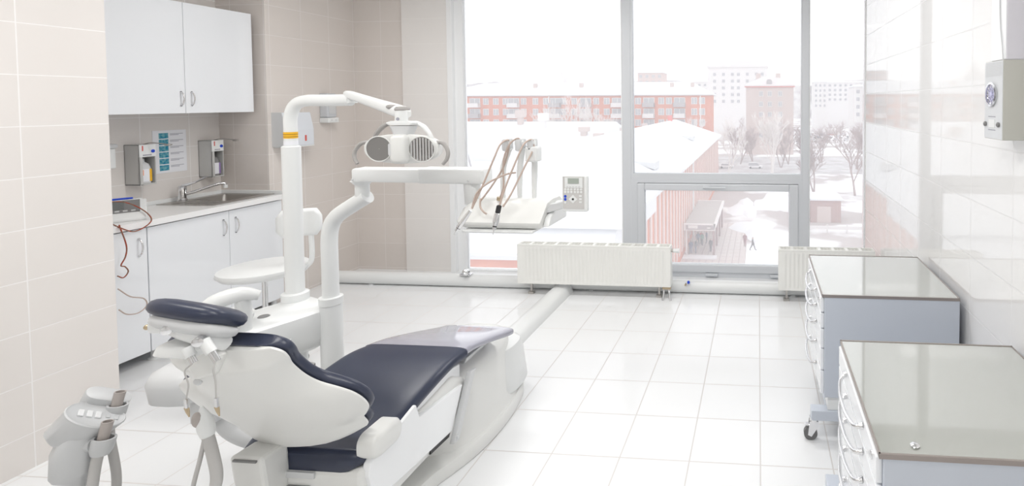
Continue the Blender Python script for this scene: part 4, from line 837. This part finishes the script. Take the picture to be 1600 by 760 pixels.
wd = tag(MB().lathe([(0.012, 0), (0.013, 0.003), (0.009, 0.006), (0.0, 0.007)], (0.43, 1.432, 0.749), n=16).build('glass_disc', CHROME), 'tiny clear round disc on the grey top of the nearest trolley', 'disc')

# ================================================================== AIR STERILISER ON THE RIGHT WALL
ax_ = thing('air_steriliser', 'tall white wall-mounted air steriliser with a round blue fan grille, on the right wall', 'air cleaner', (0.95, 2.06, 1.55))
MB().box(0.90, 1.0, 1.985, 2.137, 1.553, 1.852, 0.003).build('lower_housing', [mat('silver_shaded', (0.52, 0.52, 0.48), 0.4)], ax_)  # darker than the front: shade away from the window is in the colour
MB().box(0.8985, 0.901, 1.987, 2.135, 1.555, 1.85).build('front_panel', mat('silver_lit', (0.66, 0.68, 0.70), 0.35), ax_)  # paler copy of the housing silver: window light put into the colour
gv = MB()
for k in range(9): gv.box(0.8975, 0.8990, 1.995, 2.125, 1.795 + k * 0.006, 1.797 + k * 0.006)
gv.build('louvre_lines', GREYP, ax_)
fc = (0.898, 2.072, 1.725)
MB().lathe([(0.045, 0), (0.047, 0.006), (0.039, 0.008), (0.038, 0.002)], fc, (-1, 0, 0), 36).build('fan_rim', CHROME, ax_)
MB().lathe([(0.038, 0.001), (0.0, 0.001)], fc, (-1, 0, 0), 36).build('fan_backing', BLUE, ax_)
fg = MB()
for k in range(6):
    a = math.pi * k / 6; fg.box(-0.0008, 0.0008, -0.038, 0.038, -0.0008, 0.0008, mtx=Matrix.Translation((0.8945, fc[1], fc[2])) @ Matrix.Rotation(a, 4, 'X'))
for r in (0.024,): fg.tube([(0.8945, fc[1] + r * math.cos(2 * math.pi * k / 24), fc[2] + r * math.sin(2 * math.pi * k / 24)) for k in range(25)], 0.0009, 6, 0)
fg.lathe([(0.011, 0), (0.010, 0.004), (0, 0.005)], (0.896, fc[1], fc[2]), (-1, 0, 0), 20); fg.build('fan_guard', mat('lilac_plastic', (0.55, 0.55, 0.75), 0.4), ax_)
MB().box(0.8965, 0.899, 2.045, 2.095, 1.597, 1.628, 0.0008).build('rating_plate', PLAST, ax_)
for yy in (2.012, 2.122): MB().lathe([(0.009, 0), (0.010, 0.006), (0.004, 0.010), (0, 0.010)], (0.899, yy, 1.61), (-1, 0, 0), 14).build('switch', DGREY, ax_)
for zz in (1.587, 1.638): MB().box(0.8975, 0.899, 2.04, 2.10, zz, zz + 0.003).build('print_line', TXT, ax_)
MB().box(0.91, 1.0, 1.985, 2.11, 1.852, 2.55, 0.004).build('tube_housing', mat('white_shaded', (0.66, 0.65, 0.70), 0.4), ax_)  # sides tinted below the white front: their shade is in the colour
MB().box(0.9085, 0.911, 1.988, 2.107, 1.855, 2.548).build('tube_cover', WHITE, ax_)
MB().tube([(0.905, 2.0, 1.852), (0.905, 2.008, 1.90), (0.906, 2.03, 2.0), (0.906, 2.035, 2.15), (0.907, 2.03, 2.4)], 0.002, 6).build('power_wire', GREYP, ax_)
#OUTSIDE
# ================================================================== OUTSIDE: GROUND, BUILDINGS, TREES, CARS, PEOPLE
ZG = -17.8
sbox('ground', GROUND, -420, 420, 18, 900, ZG - 2, ZG)
sbox('street', ROAD, -60, 90, 140, 182, ZG, ZG + 0.06)
sbox('forecourt', PAVE, -9.4, -1.6, 50, 82, ZG, ZG + 0.05)
sm = MB(); rs = random.Random(4)
for (x, y, rx, ry, h) in ((-0.6, 79, 3.4, 6, 0.5), (1.5, 71, 3.0, 3.0, 0.3), (-2.6, 94, 2.4, 8, 0.5), (3.5, 100, 4, 10, 0.45), (6.5, 66, 3, 5, 0.3)):
    n_ = 30; ring = [1 + 0.25 * math.sin(3 * 2 * math.pi * k / n_ + x) + rs.uniform(-0.12, 0.12) for k in range(n_)]
    sm.loft([[(x + rx * q * ring[k] * math.cos(2 * math.pi * k / n_), y + ry * q * ring[k] * math.sin(2 * math.pi * k / n_), ZG + h * z + (rs.uniform(-0.06, 0.06) if z > 0 else 0)) for k in range(n_)] for q, z in ((1, 0), (0.8, 0.4), (0.5, 0.75), (0.2, 1.0))])
tag(sm.build('snow_drifts', SNOW), 'heaps of white snow piled on the ground to the right of the entrance canopy', 'snow', kind='stuff')

def gable_roof(mb, x0, x1, y0, y1, ze, zr, along, hip0=0, hip1=0, ov=0.4, th=0.25):
    if along == 'y':
        xm = (x0 + x1) / 2; E_ = [(x0 - ov, y0 - ov, ze), (x1 + ov, y0 - ov, ze), (x1 + ov, y1 + ov, ze), (x0 - ov, y1 + ov, ze)]; Rg = [(xm, y0 + hip0, zr), (xm, y1 - hip1, zr)]
        fs = [(0, 1, 4), (1, 2, 5, 4), (2, 3, 5), (3, 0, 4, 5)]
    else:
        ym = (y0 + y1) / 2; E_ = [(x0 - ov, y0 - ov, ze), (x1 + ov, y0 - ov, ze), (x1 + ov, y1 + ov, ze), (x0 - ov, y1 + ov, ze)]; Rg = [(x0 + hip0, ym, zr), (x1 - hip1, ym, zr)]
        fs = [(0, 1, 5, 4), (1, 2, 5), (2, 3, 4, 5), (3, 0, 4)]
    top = E_ + Rg; n = 6
    bot = [(x, y, z - th) for x, y, z in E_]
    mb.add(top + bot, fs + [(0, 1, 7, 6), (1, 2, 8, 7), (2, 3, 9, 8), (3, 0, 6, 9), (9, 8, 7, 6)])
    return mb
def far_window(p, c, y, z, w, h, m=None, fr=True):
    f_ = MB()
    f_.box(c - w / 2, c + w / 2, y - 0.08, y, z - h / 2, z + h / 2)
    f_.m = 1; f_.box(c - w / 2 - 0.1, c + w / 2 + 0.1, y - 0.06, y + 0.01, z - h / 2 - 0.1, z + h / 2 + 0.1).box(c - 0.05, c + 0.05, y - 0.12, y - 0.05, z - h / 2, z + h / 2)
    return f_.build('window', [m or WINB, WINF], p, smooth=False)

# red apartment block across the snowy roofs
rb = thing('red_apartment_block', 'long red brick apartment block with snowy roof and balconies, across the snow', 'building', (-47, 145, ZG))
K = 145 / 138
MB().box(-95, -13.6, 145, 157, ZG, 3.75).build('wall', REDB, rb, smooth=False)
gable_roof(MB(), -95, -13.6, 145, 157, 3.9, 7.6, 'x', 12, 6, 0.7).build('roof', SNOW, rb, smooth=False)
MB().box(-95.5, -13.1, 144.6, 145, 3.45, 3.75).build('cornice', PINKB, rb, smooth=False)
xs = [-78.9, -75.7, -72.8, -70.0, -67.6, -64.8, -61.4, -58.4, -55.7, -53.5, -50.4, -47.2, -44.2, -41.3, -38.3, -35.4, -32.6, -29.6, -26.2, -24.1, -21.2, -17.2, -15.1]
balc = {0: 0, 4: 1, 8: 0, 11: 0, 14: 1, 17: 2, 20: 0}
for fl in range(4):
    z = 2.0 - fl * 3.1
    for i, x in enumerate(xs):
        x *= K
        if i in balc:
            far_window(rb, x, 144.95, z, 3.0, 1.7)
            bm_ = MB(); bm_.box(x - 1.7, x + 1.7, 143.7, 143.8, z - 1.6, z - 0.5).box(x - 1.7, x - 1.6, 143.7, 145, z - 1.6, z - 0.5).box(x + 1.6, x + 1.7, 143.7, 145, z - 1.6, z - 0.5).box(x - 1.7, x + 1.7, 143.7, 145, z - 1.75, z - 1.6)
            bm_.build('balcony', [BALC, WHITEB, BALC][balc[i]] if (i + fl) % 3 else WHITEB, rb, smooth=False)
        else: far_window(rb, x, 144.95, z, 1.5, 1.7)
for x in (-60.5, -37.2, -16.3): MB().box(x - 0.12, x + 0.12, 144.8, 145, ZG, 3.4).build('drainpipe', WINF, rb)
for x in (-66, -52, -25, -19): MB().box(x - 0.5, x + 0.5, 148, 149, 5.2, 7.3).build('chimney', PINKB, rb)

# near snowy-roofed building with the red facade
nb = thing('red_facade_building', 'near red building with snowy hipped roof and striped facade beside the entrance canopy', 'building', (-18, 70, ZG))
MB().box(-26.5, -9.5, 33.2, 122, ZG, -6.45).build('wall', REDB, nb, smooth=False)
MB().prism([(31.2, -8.19), (31.2, -7.9), (34.0, -6.0), (46.0, -6.0), (46.0, -8.19)], 'x', -27, -9.25).build('snow_bank', SNOW, nb, smooth=False)
gable_roof(MB(), -26.5, -9.5, 33.2, 122, -6.2, -2.1, 'y', 4, 11, 0.7, 0.35).build('roof', SNOW, nb, smooth=False)
st_ = 0
for k in range(42):
    y = 36 + k * 2.03
    if k == 18: MB().cyl((-9.35, y + 0.9, ZG), (-9.35, y + 0.9, -6.4), 0.14, n=10).build('drainpipe', GREYP, nb)
    MB().box(-9.5, -9.38, y, y + 0.75, ZG + 1.0, -6.9).build('window_strip', mat('pale_facade_strip', (0.62, 0.50, 0.46), 0.7), nb, smooth=False)
for (x, y, w, h, m_) in ((-23.0, 103, 1.0, 1.3, RED), (-23.5, 88, 0.9, 1.4, RED), (-21.5, 68, 1.2, 0.9, PINKB)):
    z = -6.2 + 4.1 * (1 - abs(x + 18) / 9.2)
    c_ = MB().box(x - w * 0.3, x + w * 0.3, y - w * 0.3, y + w * 0.3, z - 0.3, z + h * 0.6).build('chimney_stack', PINKB, nb, smooth=False)
    MB().box(x - w / 2, x + w / 2, y - w / 2, y + w / 2, z + h * 0.6, z + h * 1.3).build('chimney_cowl', PINKB, c_, smooth=False)
MB().box(-18.4, -17.6, 104, 104.8, -2.4, -1.1).build('chimney_stack', RED, nb, smooth=False)
for (x, y) in ((-13.2, 88), (-12.6, 52)):
    z = -6.2 + 4.1 * (1 - abs(x + 18) / 9.2)
    MB().prism([(x - 0.3, z), (x + 2.0, z - 0.75), (x + 2.0, z - 0.05), (x - 0.3, z + 0.1)], 'y', y, y + 2.6).build('dormer', GREYP, nb, smooth=False)
wg = thing('snow_roof_wing', 'broad snow-covered wing with low gable roofs filling the view left of the mullion', 'building', (-45, 60, ZG))
MB().box(-95, -26.7, 33.2, 105, ZG, -8.0).box(-95, -9.6, 31.4, 33.1, ZG, -8.2).build('wall', REDB, wg, smooth=False)
gable_roof(MB(), -95, -26.7, 80, 112, -6.6, -2.0, 'x', 10, 0.2, 0.3, 1.4).build('roof', SNOW, wg, smooth=False)
MB().box(-95, -27.2, 33.2, 80, -8.0, -7.75).box(-95, -9.6, 31.0, 33.2, -8.2, -8.0).build('flat_roof', SNOW, wg, smooth=False)
MB().box(-95, -9.6, 30.9, 31.0, -8.22, -8.02).build('roof_edge', GREYP, wg, smooth=False)
rl = MB()
for x in [-34 + 1.5 * k for k in range(17)]: rl.box(x - 0.03, x + 0.03, 36, 36.06, -7.75, -6.8)
rl.box(-34, -10, 36, 36.06, -6.85, -6.78).box(-34, -10, 36, 36.06, -7.3, -7.24); rl.build('roof_railing', GREYP, wg, smooth=False)
for (x, y, w, h, m_) in ((-39.7, 92, 1.6, 2.6, WHITEB), (-30.6, 88, 1.7, 1.5, PINKB), (-45, 94, 1.6, 2.6, PINKB)):
    z = -6.6 + 4.6 * (1 - abs(y - 96) / 16)
    MB().box(x - w * 0.3, x + w * 0.3, y, y + w * 0.5, z - 0.5, z + h * 0.55).box(x - w / 2, x + w / 2, y - 0.2, y + w * 0.7, z + h * 0.55, z + h * 1.1).build('chimney_stack', m_, wg, smooth=False)
ms = thing('roof_mast', 'thin leaning mast on the snowy roof at the left edge of the window', 'mast', (-41.5, 70, -7.75))
MB().cyl((-40.7, 70, -7.75), (-43.4, 70, 2.0), 0.13, 0.08, n=8).build('pole', BALC, ms)
MB().ball((-42.2, 70, -2.3), (0.35, 0.3, 0.45), 12).build('fitting', BALC, ms)

# pale houses behind
ph = thing('pink_house', 'pale pink four-storey house with a grey hipped roof behind the bare birch', 'building', (4, 195, ZG))
MB().box(-4.5, 12.8, 190, 204, ZG, 7.4).build('wall', PINKB, ph, smooth=False)
gable_roof(MB(), -4.5, 12.8, 190, 204, 7.7, 11.2, 'x', 6, 6, 0.6, 0.4).build('roof', mat('grey_roof', (0.62, 0.57, 0.57), 0.9), ph, smooth=False)
MB().box(-5.0, 13.3, 189.5, 190, 7.0, 7.5).build('cornice', RED, ph, smooth=False)
for fl in range(5):
    for x in (1.0, 4.2, 8.0): far_window(ph, x, 189.9, 4.6 - fl * 3.8, 1.3, 1.7)
MB().prism([(3.0, 8.2), (5.0, 8.2), (5.0, 9.2), (4.6, 9.9), (3.4, 9.9), (3.0, 9.2)], 'y', 190.3, 193).build('dormer', BALC, ph, smooth=False)
for x in (0.0, 7.5): MB().box(x - 0.9, x + 0.9, 196, 198, 9.5, 12.4).build('chimney', PINKB, ph, smooth=False)
wh = thing('white_tower_block', 'large pale tower block with tiny windows rising behind the pink house', 'building', (-10, 265, ZG))
MB().box(-25.5, 4.5, 260, 278, ZG, 19.0).build('wall', WHITEB, wh, smooth=False)
MB().box(-26, 5, 259.6, 278.4, 19.0, 20.0).box(-20, -16, 264, 270, 20.0, 22.5).box(-14, 0, 266, 272, 20.0, 22.8).build('roof', WHITEB, wh, smooth=False)
for fl in range(5):
    for x in (-22, -17.5, -13, -10, -5.5, -1, 2): far_window(wh, x, 259.95, 15.5 - fl * 3.4, 1.4, 1.6)
def simple_block(name, label, x0, x1, y, z1, m_, wins, d=14, roof=None):
    t = thing(name, label, 'building', ((x0 + x1) / 2, y, ZG))
    MB().box(x0, x1, y, y + d, ZG, z1).build('wall', m_, t, smooth=False)
    gable_roof(MB(), x0, x1, y, y + d, z1 + 0.1, z1 + (roof or 1.0), 'x', 2, 2, 0.4, 0.3).build('roof', SNOW, t, smooth=False)
    cols, rows, dz = wins; 
    for r in range(rows):
        for c in range(cols): far_window(t, x0 + (x1 - x0) * (c + 0.5) / cols, y - 0.05, z1 - 2.2 - r * dz, (x1 - x0) / cols * 0.45, dz * 0.5)
    return t
simple_block('pale_pink_block', 'hazy pale pink block far off above the red apartments', -71, -56, 300, 19.0, PALEB, (4, 3, 3.4))
simple_block('far_grey_block', 'faint grey block on the skyline between the pink and white towers', -48, -26, 340, 15.0, WHITEB, (6, 2, 3.2))
simple_block('hillside_block', 'white block with dark windows at the left of the right-hand pane', 35, 43, 330, 14.0, WHITEB, (3, 5, 3.2))
simple_block('long_white_block', 'long pale block on the skyline in the right-hand pane', 46, 80, 380, 15.5, WHITEB, (9, 4, 3.4))
simple_block('corner_white_block', 'pale three-storey block cut off by the tiled right wall', 40.5, 58, 222, 8.0, WHITEB, (6, 4, 3.2))
gg = thing('brick_garage', 'small reddish brick garage behind the fence in the right-hand pane', 'building', (10.7, 85, ZG))
MB().box(8.4, 13.2, 83.5, 89, ZG, -14.2).build('wall', mat('dull_brick', (0.38, 0.25, 0.23), 0.9), gg, smooth=False)
MB().box(8.1, 13.5, 83.2, 89.3, -14.2, -13.95).build('roof', SNOW, gg, smooth=False)
MB().box(9.4, 11.6, 83.4, 83.5, ZG, -15.2).build('door', PINKB, gg, smooth=False)
wl = thing('white_perimeter_fence', 'low white fence running across the snow in the right-hand pane', 'fence', (18, 77, ZG))
MB().box(7, 40, 77, 77.15, ZG + 0.5, ZG + 1.0).build('rail', WHITEB, wl, smooth=False)
for k in range(12): MB().box(7.2 + k * 2.9, 7.4 + k * 2.9, 76.95, 77.2, ZG, ZG + 1.2).build('post', WHITEB, wl, smooth=False)
# church silhouette and hills on the skyline
cc = thing('spired_building', 'faint stepped building with a central spire on the skyline above the red apartments', 'building', (-201, 500, ZG))
MB().box(-208, -194, 500, 512, ZG, 27).build('wall', WHITEB, cc, smooth=False)
MB().box(-205, -197, 501, 510, 27, 31.5).build('upper_tier', WHITEB, cc, smooth=False)
MB().cyl((-201, 505, 31.5), (-201, 505, 42.5), 2.6, 0.15, n=8).build('spire', WHITEB, cc, smooth=False)
def ridge(name, pts, y, label):
    m_ = MB(); top = catmull([(x, y, z) for x, z in pts], 6); v = []
    n_ = len(top); rings = [[(p.x, y - 40, ZG) for p in top], [(p.x, y, p.z + R_.uniform(-0.8, 0.8)) for p in top], [(p.x, y + 40, ZG) for p in top]]
    m_.loft(rings, caps=False, closed=False)
    return struct(m_.build(name, HILL, ang=20))
ridge('hill_left', [(-420, 14), (-340, 22), (-300, 25), (-270, 23), (-230, 24), (-180, 22), (-120, 26), (-60, 24), (0, 22)], 560, '')
ridge('hill_right', [(-60, 20), (0, 22), (60, 21), (110, 27), (170, 30), (240, 28), (330, 30)], 640, '')

# entrance canopy
cn = thing('entrance_canopy', 'grey flat-roofed entrance canopy on posts in front of the red facade', 'canopy', (-7.4, 71, ZG))
zc = -13.75
MB().box(-9.3, -5.6, 64.2, 79.4, zc - 0.12, zc).build('roof_deck', CANOPY, cn, smooth=False)
MB().box(-9.4, -5.4, 63.9, 64.2, zc - 0.75, zc + 0.08).box(-5.6, -5.3, 63.9, 79.5, zc - 0.35, zc + 0.08).box(-9.4, -5.3, 79.4, 79.6, zc - 0.3, zc + 0.08).build('fascia', WHITEB, cn, smooth=False)
MB().box(-9.1, -5.5, 63.84, 63.9, zc - 0.62, zc - 0.05).build('sign_band', BALC, cn, smooth=False)
MB().box(-8.8, -7.6, 63.78, 63.84, zc - 0.45, zc - 0.08).build('sign', WHITEB, cn, smooth=False)
MB().box(-6.4, -6.0, 63.78, 63.84, zc - 0.45, zc - 0.3).build('sign', WHITEB, cn, smooth=False)
for y in (64.4, 69.0, 74.0, 79.0): MB().box(-5.75, -5.5, y - 0.12, y + 0.12, ZG + 0.05, zc - 0.12).build('post', mat('brown_post', (0.30, 0.20, 0.20), 0.8), cn, smooth=False)
for y in (64.4, 71.0): MB().box(-9.2, -9.0, y - 0.1, y + 0.1, ZG + 0.05, zc - 0.12).build('post', WHITEB, cn, smooth=False)
tag(MB().box(-9.4, -5.2, 62.6, 64.0, ZG + 0.05, ZG + 0.2).build('entrance_step', SNOW), 'snowy white step at the foot of the entrance canopy', 'step')
lp = thing('street_lamp', 'thin grey lamp post standing on the snow right of the two walkers', 'lamp post', (4.6, 78, ZG))
MB().cyl((4.6, 78, ZG), (4.6, 78, ZG + 6), 0.09, 0.06, n=8).build('pole', GREYP, lp); MB().box(4.0, 4.7, 77.9, 78.1, ZG + 5.9, ZG + 6.05).build('lamp_arm', GREYP, lp)

# bare trees
def tree(name, label, x, y, h, spread, m_, seed, levels=4, r0=0.16, multi=1, group=None, lean=0.0, twig=0.022):
    rg = random.Random(seed); mb = MB(); tw = MB()
    def br(p, d, L, r, lv):
        segs = 3; pts = [p]; q = Vector(p); dd = Vector(d)
        for s_ in range(segs):
            dd = (dd + Vector((rg.uniform(-1, 1), rg.uniform(-1, 1), rg.uniform(-0.3, 0.8))) * 0.13).normalized(); q = q + dd * L / segs; pts.append(q.copy())
        (mb if lv > levels - 2 else tw).tube(pts, [r, r * 0.55], 5 if lv > levels - 2 else 3, 0, caps=False)
        if lv == 0: return
        n = rg.randint(4, 6) if lv > 1 else rg.randint(4, 5)
        for k in range(n):
            t_ = rg.uniform(0.3, 1.0); i0 = min(int(t_ * segs), segs - 1); bp_ = Vector(pts[i0]).lerp(Vector(pts[i0 + 1]), t_ * segs - i0)
            a = rg.uniform(0, 2 * math.pi); side = Vector((math.cos(a), math.sin(a), 0)); nd = (dd * 0.75 + side * spread * rg.uniform(0.6, 1.2) + Vector((0, 0, 0.25))).normalized()
            br(bp_, nd, L * rg.uniform(0.45, 0.66), max(twig, r * 0.5), lv - 1)
    t = thing(name, label, 'tree', (x, y, ZG), group)
    for k in range(multi):
        br(Vector((x + rg.uniform(-0.3, 0.3) * (multi > 1), y, ZG)), Vector((lean + (rg.uniform(-0.35, 0.35) if multi > 1 else 0), rg.uniform(-0.1, 0.1), 1)).normalized(), h * 0.52, r0, levels)
    mb.build('trunk', m_, t, ang=80); 
    if tw.v: tw.build('twigs', m_ if m_ is BARKW else BARKD, t, ang=80)
    return t
tree('birch_tree', 'tall pale birch with bare branches in front of the pink house', 3.6, 139, 17.5, 0.55, BARKW, 3, 4, 0.22, 3, twig=0.035)
tree('birch_tree', 'leaning pale birch at the left corner of the street, by the parked van', -8.3, 141, 15, 0.6, BARKW, 5, 4, 0.2, 2, lean=0.25, twig=0.03)
tree('bare_tree', 'dark bare tree nearest the tiled right wall, in the right-hand pane', 19.9, 108, 15.5, 0.75, BARKD, 8, 4, 0.26, 1, twig=0.035)
tree('bare_tree', 'bare tree rising behind the brick garage in the right-hand pane', 12.0, 112, 13.0, 0.7, BARKD, 12, 4, 0.2, 2, twig=0.03)
tree('birch_tree', 'slim white birch against the right half of the red apartment block', -53, 135, 22, 0.4, BARKW, 21, 4, 0.2, 2, 'birches before the red block', twig=0.035)
tree('birch_tree', 'slim white birch just left of the window mullion, before the red apartment block', -40.5, 129, 20, 0.4, BARKW, 22, 4, 0.2, 2, 'birches before the red block', twig=0.035)
tree('birch_tree', 'white birch before the red block, just right of the window mullion', -20.0, 136, 16, 0.55, BARKW, 25, 4, 0.2, 2, 'birches before the red block', twig=0.03)
spots = [(-5.5, 160, 14, 'bare tree left of the pink house, nearest the red block'), (-8.5, 175, 15, 'bare tree behind the leaning birch'), (-2.0, 168, 13, 'bare tree at the left corner of the pink house'), (9.5, 160, 15, 'bare tree at the right corner of the pink house'),
         (14.5, 150, 13, 'bare tree just right of the second mullion'), (20.0, 165, 14, 'bare tree left of the middle of the right-hand pane'), (28, 150, 15, 'bare tree before the car park, right of the others'), (33, 135, 14, 'bare tree beside the tiled right wall, behind the dark nearest one'), (6.5, 152, 11, 'low bare tree under the pink house windows')]
for i, (x, y, h, lab) in enumerate(spots):
    tree('bare_tree', lab, x, y, h, 0.75, BARKD, 40 + i, 4, 0.2, 2, 'bare trees along the street', twig=0.03)
# cars
def car_shape(L=4.3, W=1.75, H=1.45, van=False):
    b_ = MB()
    s_ = [(-L / 2, 0.35), (-L / 2, 0.75), (-L / 2 + 0.1, 0.9), (L / 2 - 0.15, 0.85), (L / 2, 0.7), (L / 2, 0.35)] 
    b_.prism([(x, z) for x, z in s_], 'y', -W / 2, W / 2, 0.08)
    cab = [(-L / 2 + 0.15, 0.85), (-L / 2 + 0.3, H), (L * 0.12, H), (L * 0.27, 0.85)] if van else [(-L / 2 + 0.5, 0.85), (-L / 2 + 1.0, H), (L * 0.08, H), (L * 0.25, 0.85)]
    w_ = MB(); w_.prism(cab, 'y', -W / 2 + 0.1, W / 2 - 0.1, 0.06)
    r_ = MB(); r_.box(cab[1][0], cab[2][0], -W / 2 + 0.12, W / 2 - 0.12, H - 0.05, H + 0.03, 0.02)
    wh_ = []
    for x in (-L / 2 + 0.8, L / 2 - 0.8):
        for y in (-W / 2 + 0.05, W / 2 - 0.05): wh_.append(MB().cyl((x, y - 0.1, 0.32), (x, y + 0.1, 0.32), 0.32, n=14))
    return b_, w_, r_, wh_
def car(label, x, y, z, rz, paint, van=False, group=None, small=False):
    t = thing('parked_car', label, 'car', (0, 0, 0), group)
    for q, nm, mm in zip(car_shape(van=van, H=1.75 if van else 1.45)[:3], ('body', 'cabin', 'roof'), (paint, WINB, paint)): q.build(nm, mm, t)
    for q in car_shape(van=van)[3]: q.build('wheel', BLACK, t)
    t.location = (x, y, z); t.rotation_euler = (0, 0, rz); return t
CARW, CARR, CARD = mat('white_car_paint', (0.75, 0.75, 0.77), 0.3), mat('red_car_paint', (0.55, 0.06, 0.05), 0.3), mat('dark_car_paint', (0.15, 0.16, 0.19), 0.3)
car('white estate car parked on the street beneath the bare birch', -0.9, 150, ZG + 0.06, 0.0, CARW, True)
car('white car half hidden behind the red facade corner on the street', -9.3, 150, ZG + 0.06, 0.0, CARW)
proto = {}
cl = ['white', 'red', 'dark']
for i in range(21):
    x = 20 + (i % 7) * 6.0 + R_.uniform(-0.4, 0.4) + (i // 7) * 5; y = 250 + (i // 7) * 22 + (i % 7) * 2 + R_.uniform(-1, 1); z = ZG + 0.0
    k = R_.choice([0, 0, 1, 2, 2]); lab = '%s car among the tiny parked cars on the lot in the right-hand pane' % cl[k]
    if k not in proto: proto[k] = car(lab, x, y, z, R_.uniform(-0.4, 0.4), (CARW, CARR, CARD)[k], group='%s cars on the far lot' % cl[k])
    else:
        c_ = dup(proto[k], (x, y, z)); c_.rotation_euler = (0, 0, R_.uniform(-0.4, 0.4))

# people far below
def person(label, x, y, rz, jacket, trousers, stride=0.0, arm=0.2, hat=None, group=None, bend=0.0):
    J = dict(pelvis=(0, 0, 0.95), spine=(0.0, bend * 0.3, 1.2), chest=(0, bend * 0.6, 1.42), neck=(0, bend * 0.8, 1.52), head=(0, bend + 0.02, 1.63), crown=(0, bend + 0.01, 1.73))
    V = []; Rd = []; E_ = []; ix = {}
    def a(n, p, r): ix[n] = len(V); V.append(p); Rd.append(r)
    a('pelvis', J['pelvis'], 0.16); a('spine', J['spine'], 0.15); a('chest', J['chest'], 0.17); a('neck', J['neck'], 0.07); a('head', J['head'], 0.105); a('crown', J['crown'], 0.08)
    E_ += [('pelvis', 'spine'), ('spine', 'chest'), ('chest', 'neck'), ('neck', 'head'), ('head', 'crown')]
    for s, f in ((-1, 1), (1, -1)):
        st = stride * f
        a('hip%d' % s, (s * 0.10, 0, 0.90), 0.11); a('knee%d' % s, (s * 0.10, st * 0.25 + 0.03 * (stride > 0), 0.50), 0.075); a('ank%d' % s, (s * 0.10, st * 0.48 - 0.03, 0.09), 0.05); a('toe%d' % s, (s * 0.11, st * 0.48 + 0.15, 0.045), 0.04)
        a('sh%d' % s, (s * 0.20, bend * 0.6, 1.42), 0.075); a('elb%d' % s, (s * 0.27, bend * 0.6 - st * 0.18, 1.14), 0.055); a('wri%d' % s, (s * 0.25, bend * 0.6 + arm - st * 0.22, 0.92), 0.042); a('hand%d' % s, (s * 0.24, bend * 0.6 + arm * 1.2 - st * 0.24, 0.83), 0.04)
        E_ += [('pelvis', 'hip%d' % s), ('hip%d' % s, 'knee%d' % s), ('knee%d' % s, 'ank%d' % s), ('ank%d' % s, 'toe%d' % s), ('chest', 'sh%d' % s), ('sh%d' % s, 'elb%d' % s), ('elb%d' % s, 'wri%d' % s), ('wri%d' % s, 'hand%d' % s)]
    me = bpy.data.meshes.new('person_cage'); bm = bmesh.new(); ly = bm.verts.layers.skin.verify(); bv = []
    for i, (p, r) in enumerate(zip(V, Rd)):
        v = bm.verts.new(p); v[ly].radius = (r, r); v[ly].use_root = (i == 0); bv.append(v)
    for p, q in E_: bm.edges.new((bv[ix[p]], bv[ix[q]]))
    bm.to_mesh(me); bm.free()
    tmp = bpy.data.objects.new('person_cage', me); COL.objects.link(tmp); tmp.modifiers.new('s', 'SKIN'); sd_ = tmp.modifiers.new('d', 'SUBSURF'); sd_.levels = 1
    bpy.context.view_layer.update(); dg = bpy.context.evaluated_depsgraph_get()
    mesh = bpy.data.meshes.new_from_object(tmp.evaluated_get(dg)); bpy.data.objects.remove(tmp); bpy.data.meshes.remove(me)
    mesh.name = 'person'; mesh.materials.clear()
    for mm in (jacket, trousers, mat('skin', (0.55, 0.36, 0.28), 0.6), hat or mat('dark_hair', (0.06, 0.045, 0.04), 0.7), mat('dark_boots', (0.04, 0.035, 0.035), 0.7)): mesh.materials.append(mm)
    for p in mesh.polygons:
        c_ = p.center; p.use_smooth = True
        p.material_index = 4 if c_.z < 0.11 else 1 if (c_.z < 0.88 and abs(c_.x) < 0.22) else 2 if (c_.z < 0.90 and abs(c_.x) >= 0.2) else 0 if c_.z < 1.53 else 3 if (c_.z > 1.68 or c_.y < bend - 0.03) else 2
    o = bpy.data.objects.new('person', mesh); COL.objects.link(o); o.location = (x, y, ZG + 0.05); o.rotation_euler = (0, 0, rz)
    return tag(o, label, 'person', group)
JN, JD, JR, JT, JG = mat('navy_jacket', (0.05, 0.06, 0.13), 0.8), mat('dark_jacket', (0.06, 0.06, 0.075), 0.8), mat('red_jacket', (0.5, 0.05, 0.06), 0.8), mat('maroon_coat', (0.22, 0.07, 0.09), 0.8), mat('green_jacket', (0.08, 0.24, 0.16), 0.8)
TD, TB = mat('dark_trousers', (0.05, 0.05, 0.07), 0.8), mat('blue_trousers', (0.08, 0.10, 0.18), 0.8)
person('person in a dark jacket striding to the right across the paving', -0.75, 67.0, math.radians(-100), JD, TD, 0.75, 0.1)
person('person in a long maroon coat walking beside the snow heap', -1.8, 68.8, math.radians(170), JT, JT, 0.25, 0.05)
for lab, x, y, rz, jk, tr_, b_ in (('person in a navy jacket at the front left under the canopy, standing', -8.62, 64.9, 0.3, JN, TB, 0.05), ('person in dark clothes at the front left under the canopy, leaning over', -8.05, 65.2, -1.0, JD, TB, 0.2),
        ('person in blue standing behind the others under the canopy', -8.2, 69.2, 0.5, TB, TD, 0.0), ('person in a red jacket in the middle of the group under the canopy', -7.75, 69.6, 2.8, JR, TD, 0.0),
        ('person in a green jacket in the group under the canopy', -7.6, 68.8, -0.6, JG, TD, 0.05), ('person in a navy jacket at the right of the group under the canopy', -7.1, 70.0, 1.9, JN, TD, 0.0), ('person in a dark coat by the right front post of the canopy', -6.15, 66.0, 2.6, JD, TD, 0.0)):
    person(lab, x, y, rz, jk, tr_, 0.1, 0.05, None, 'people under the canopy', b_)
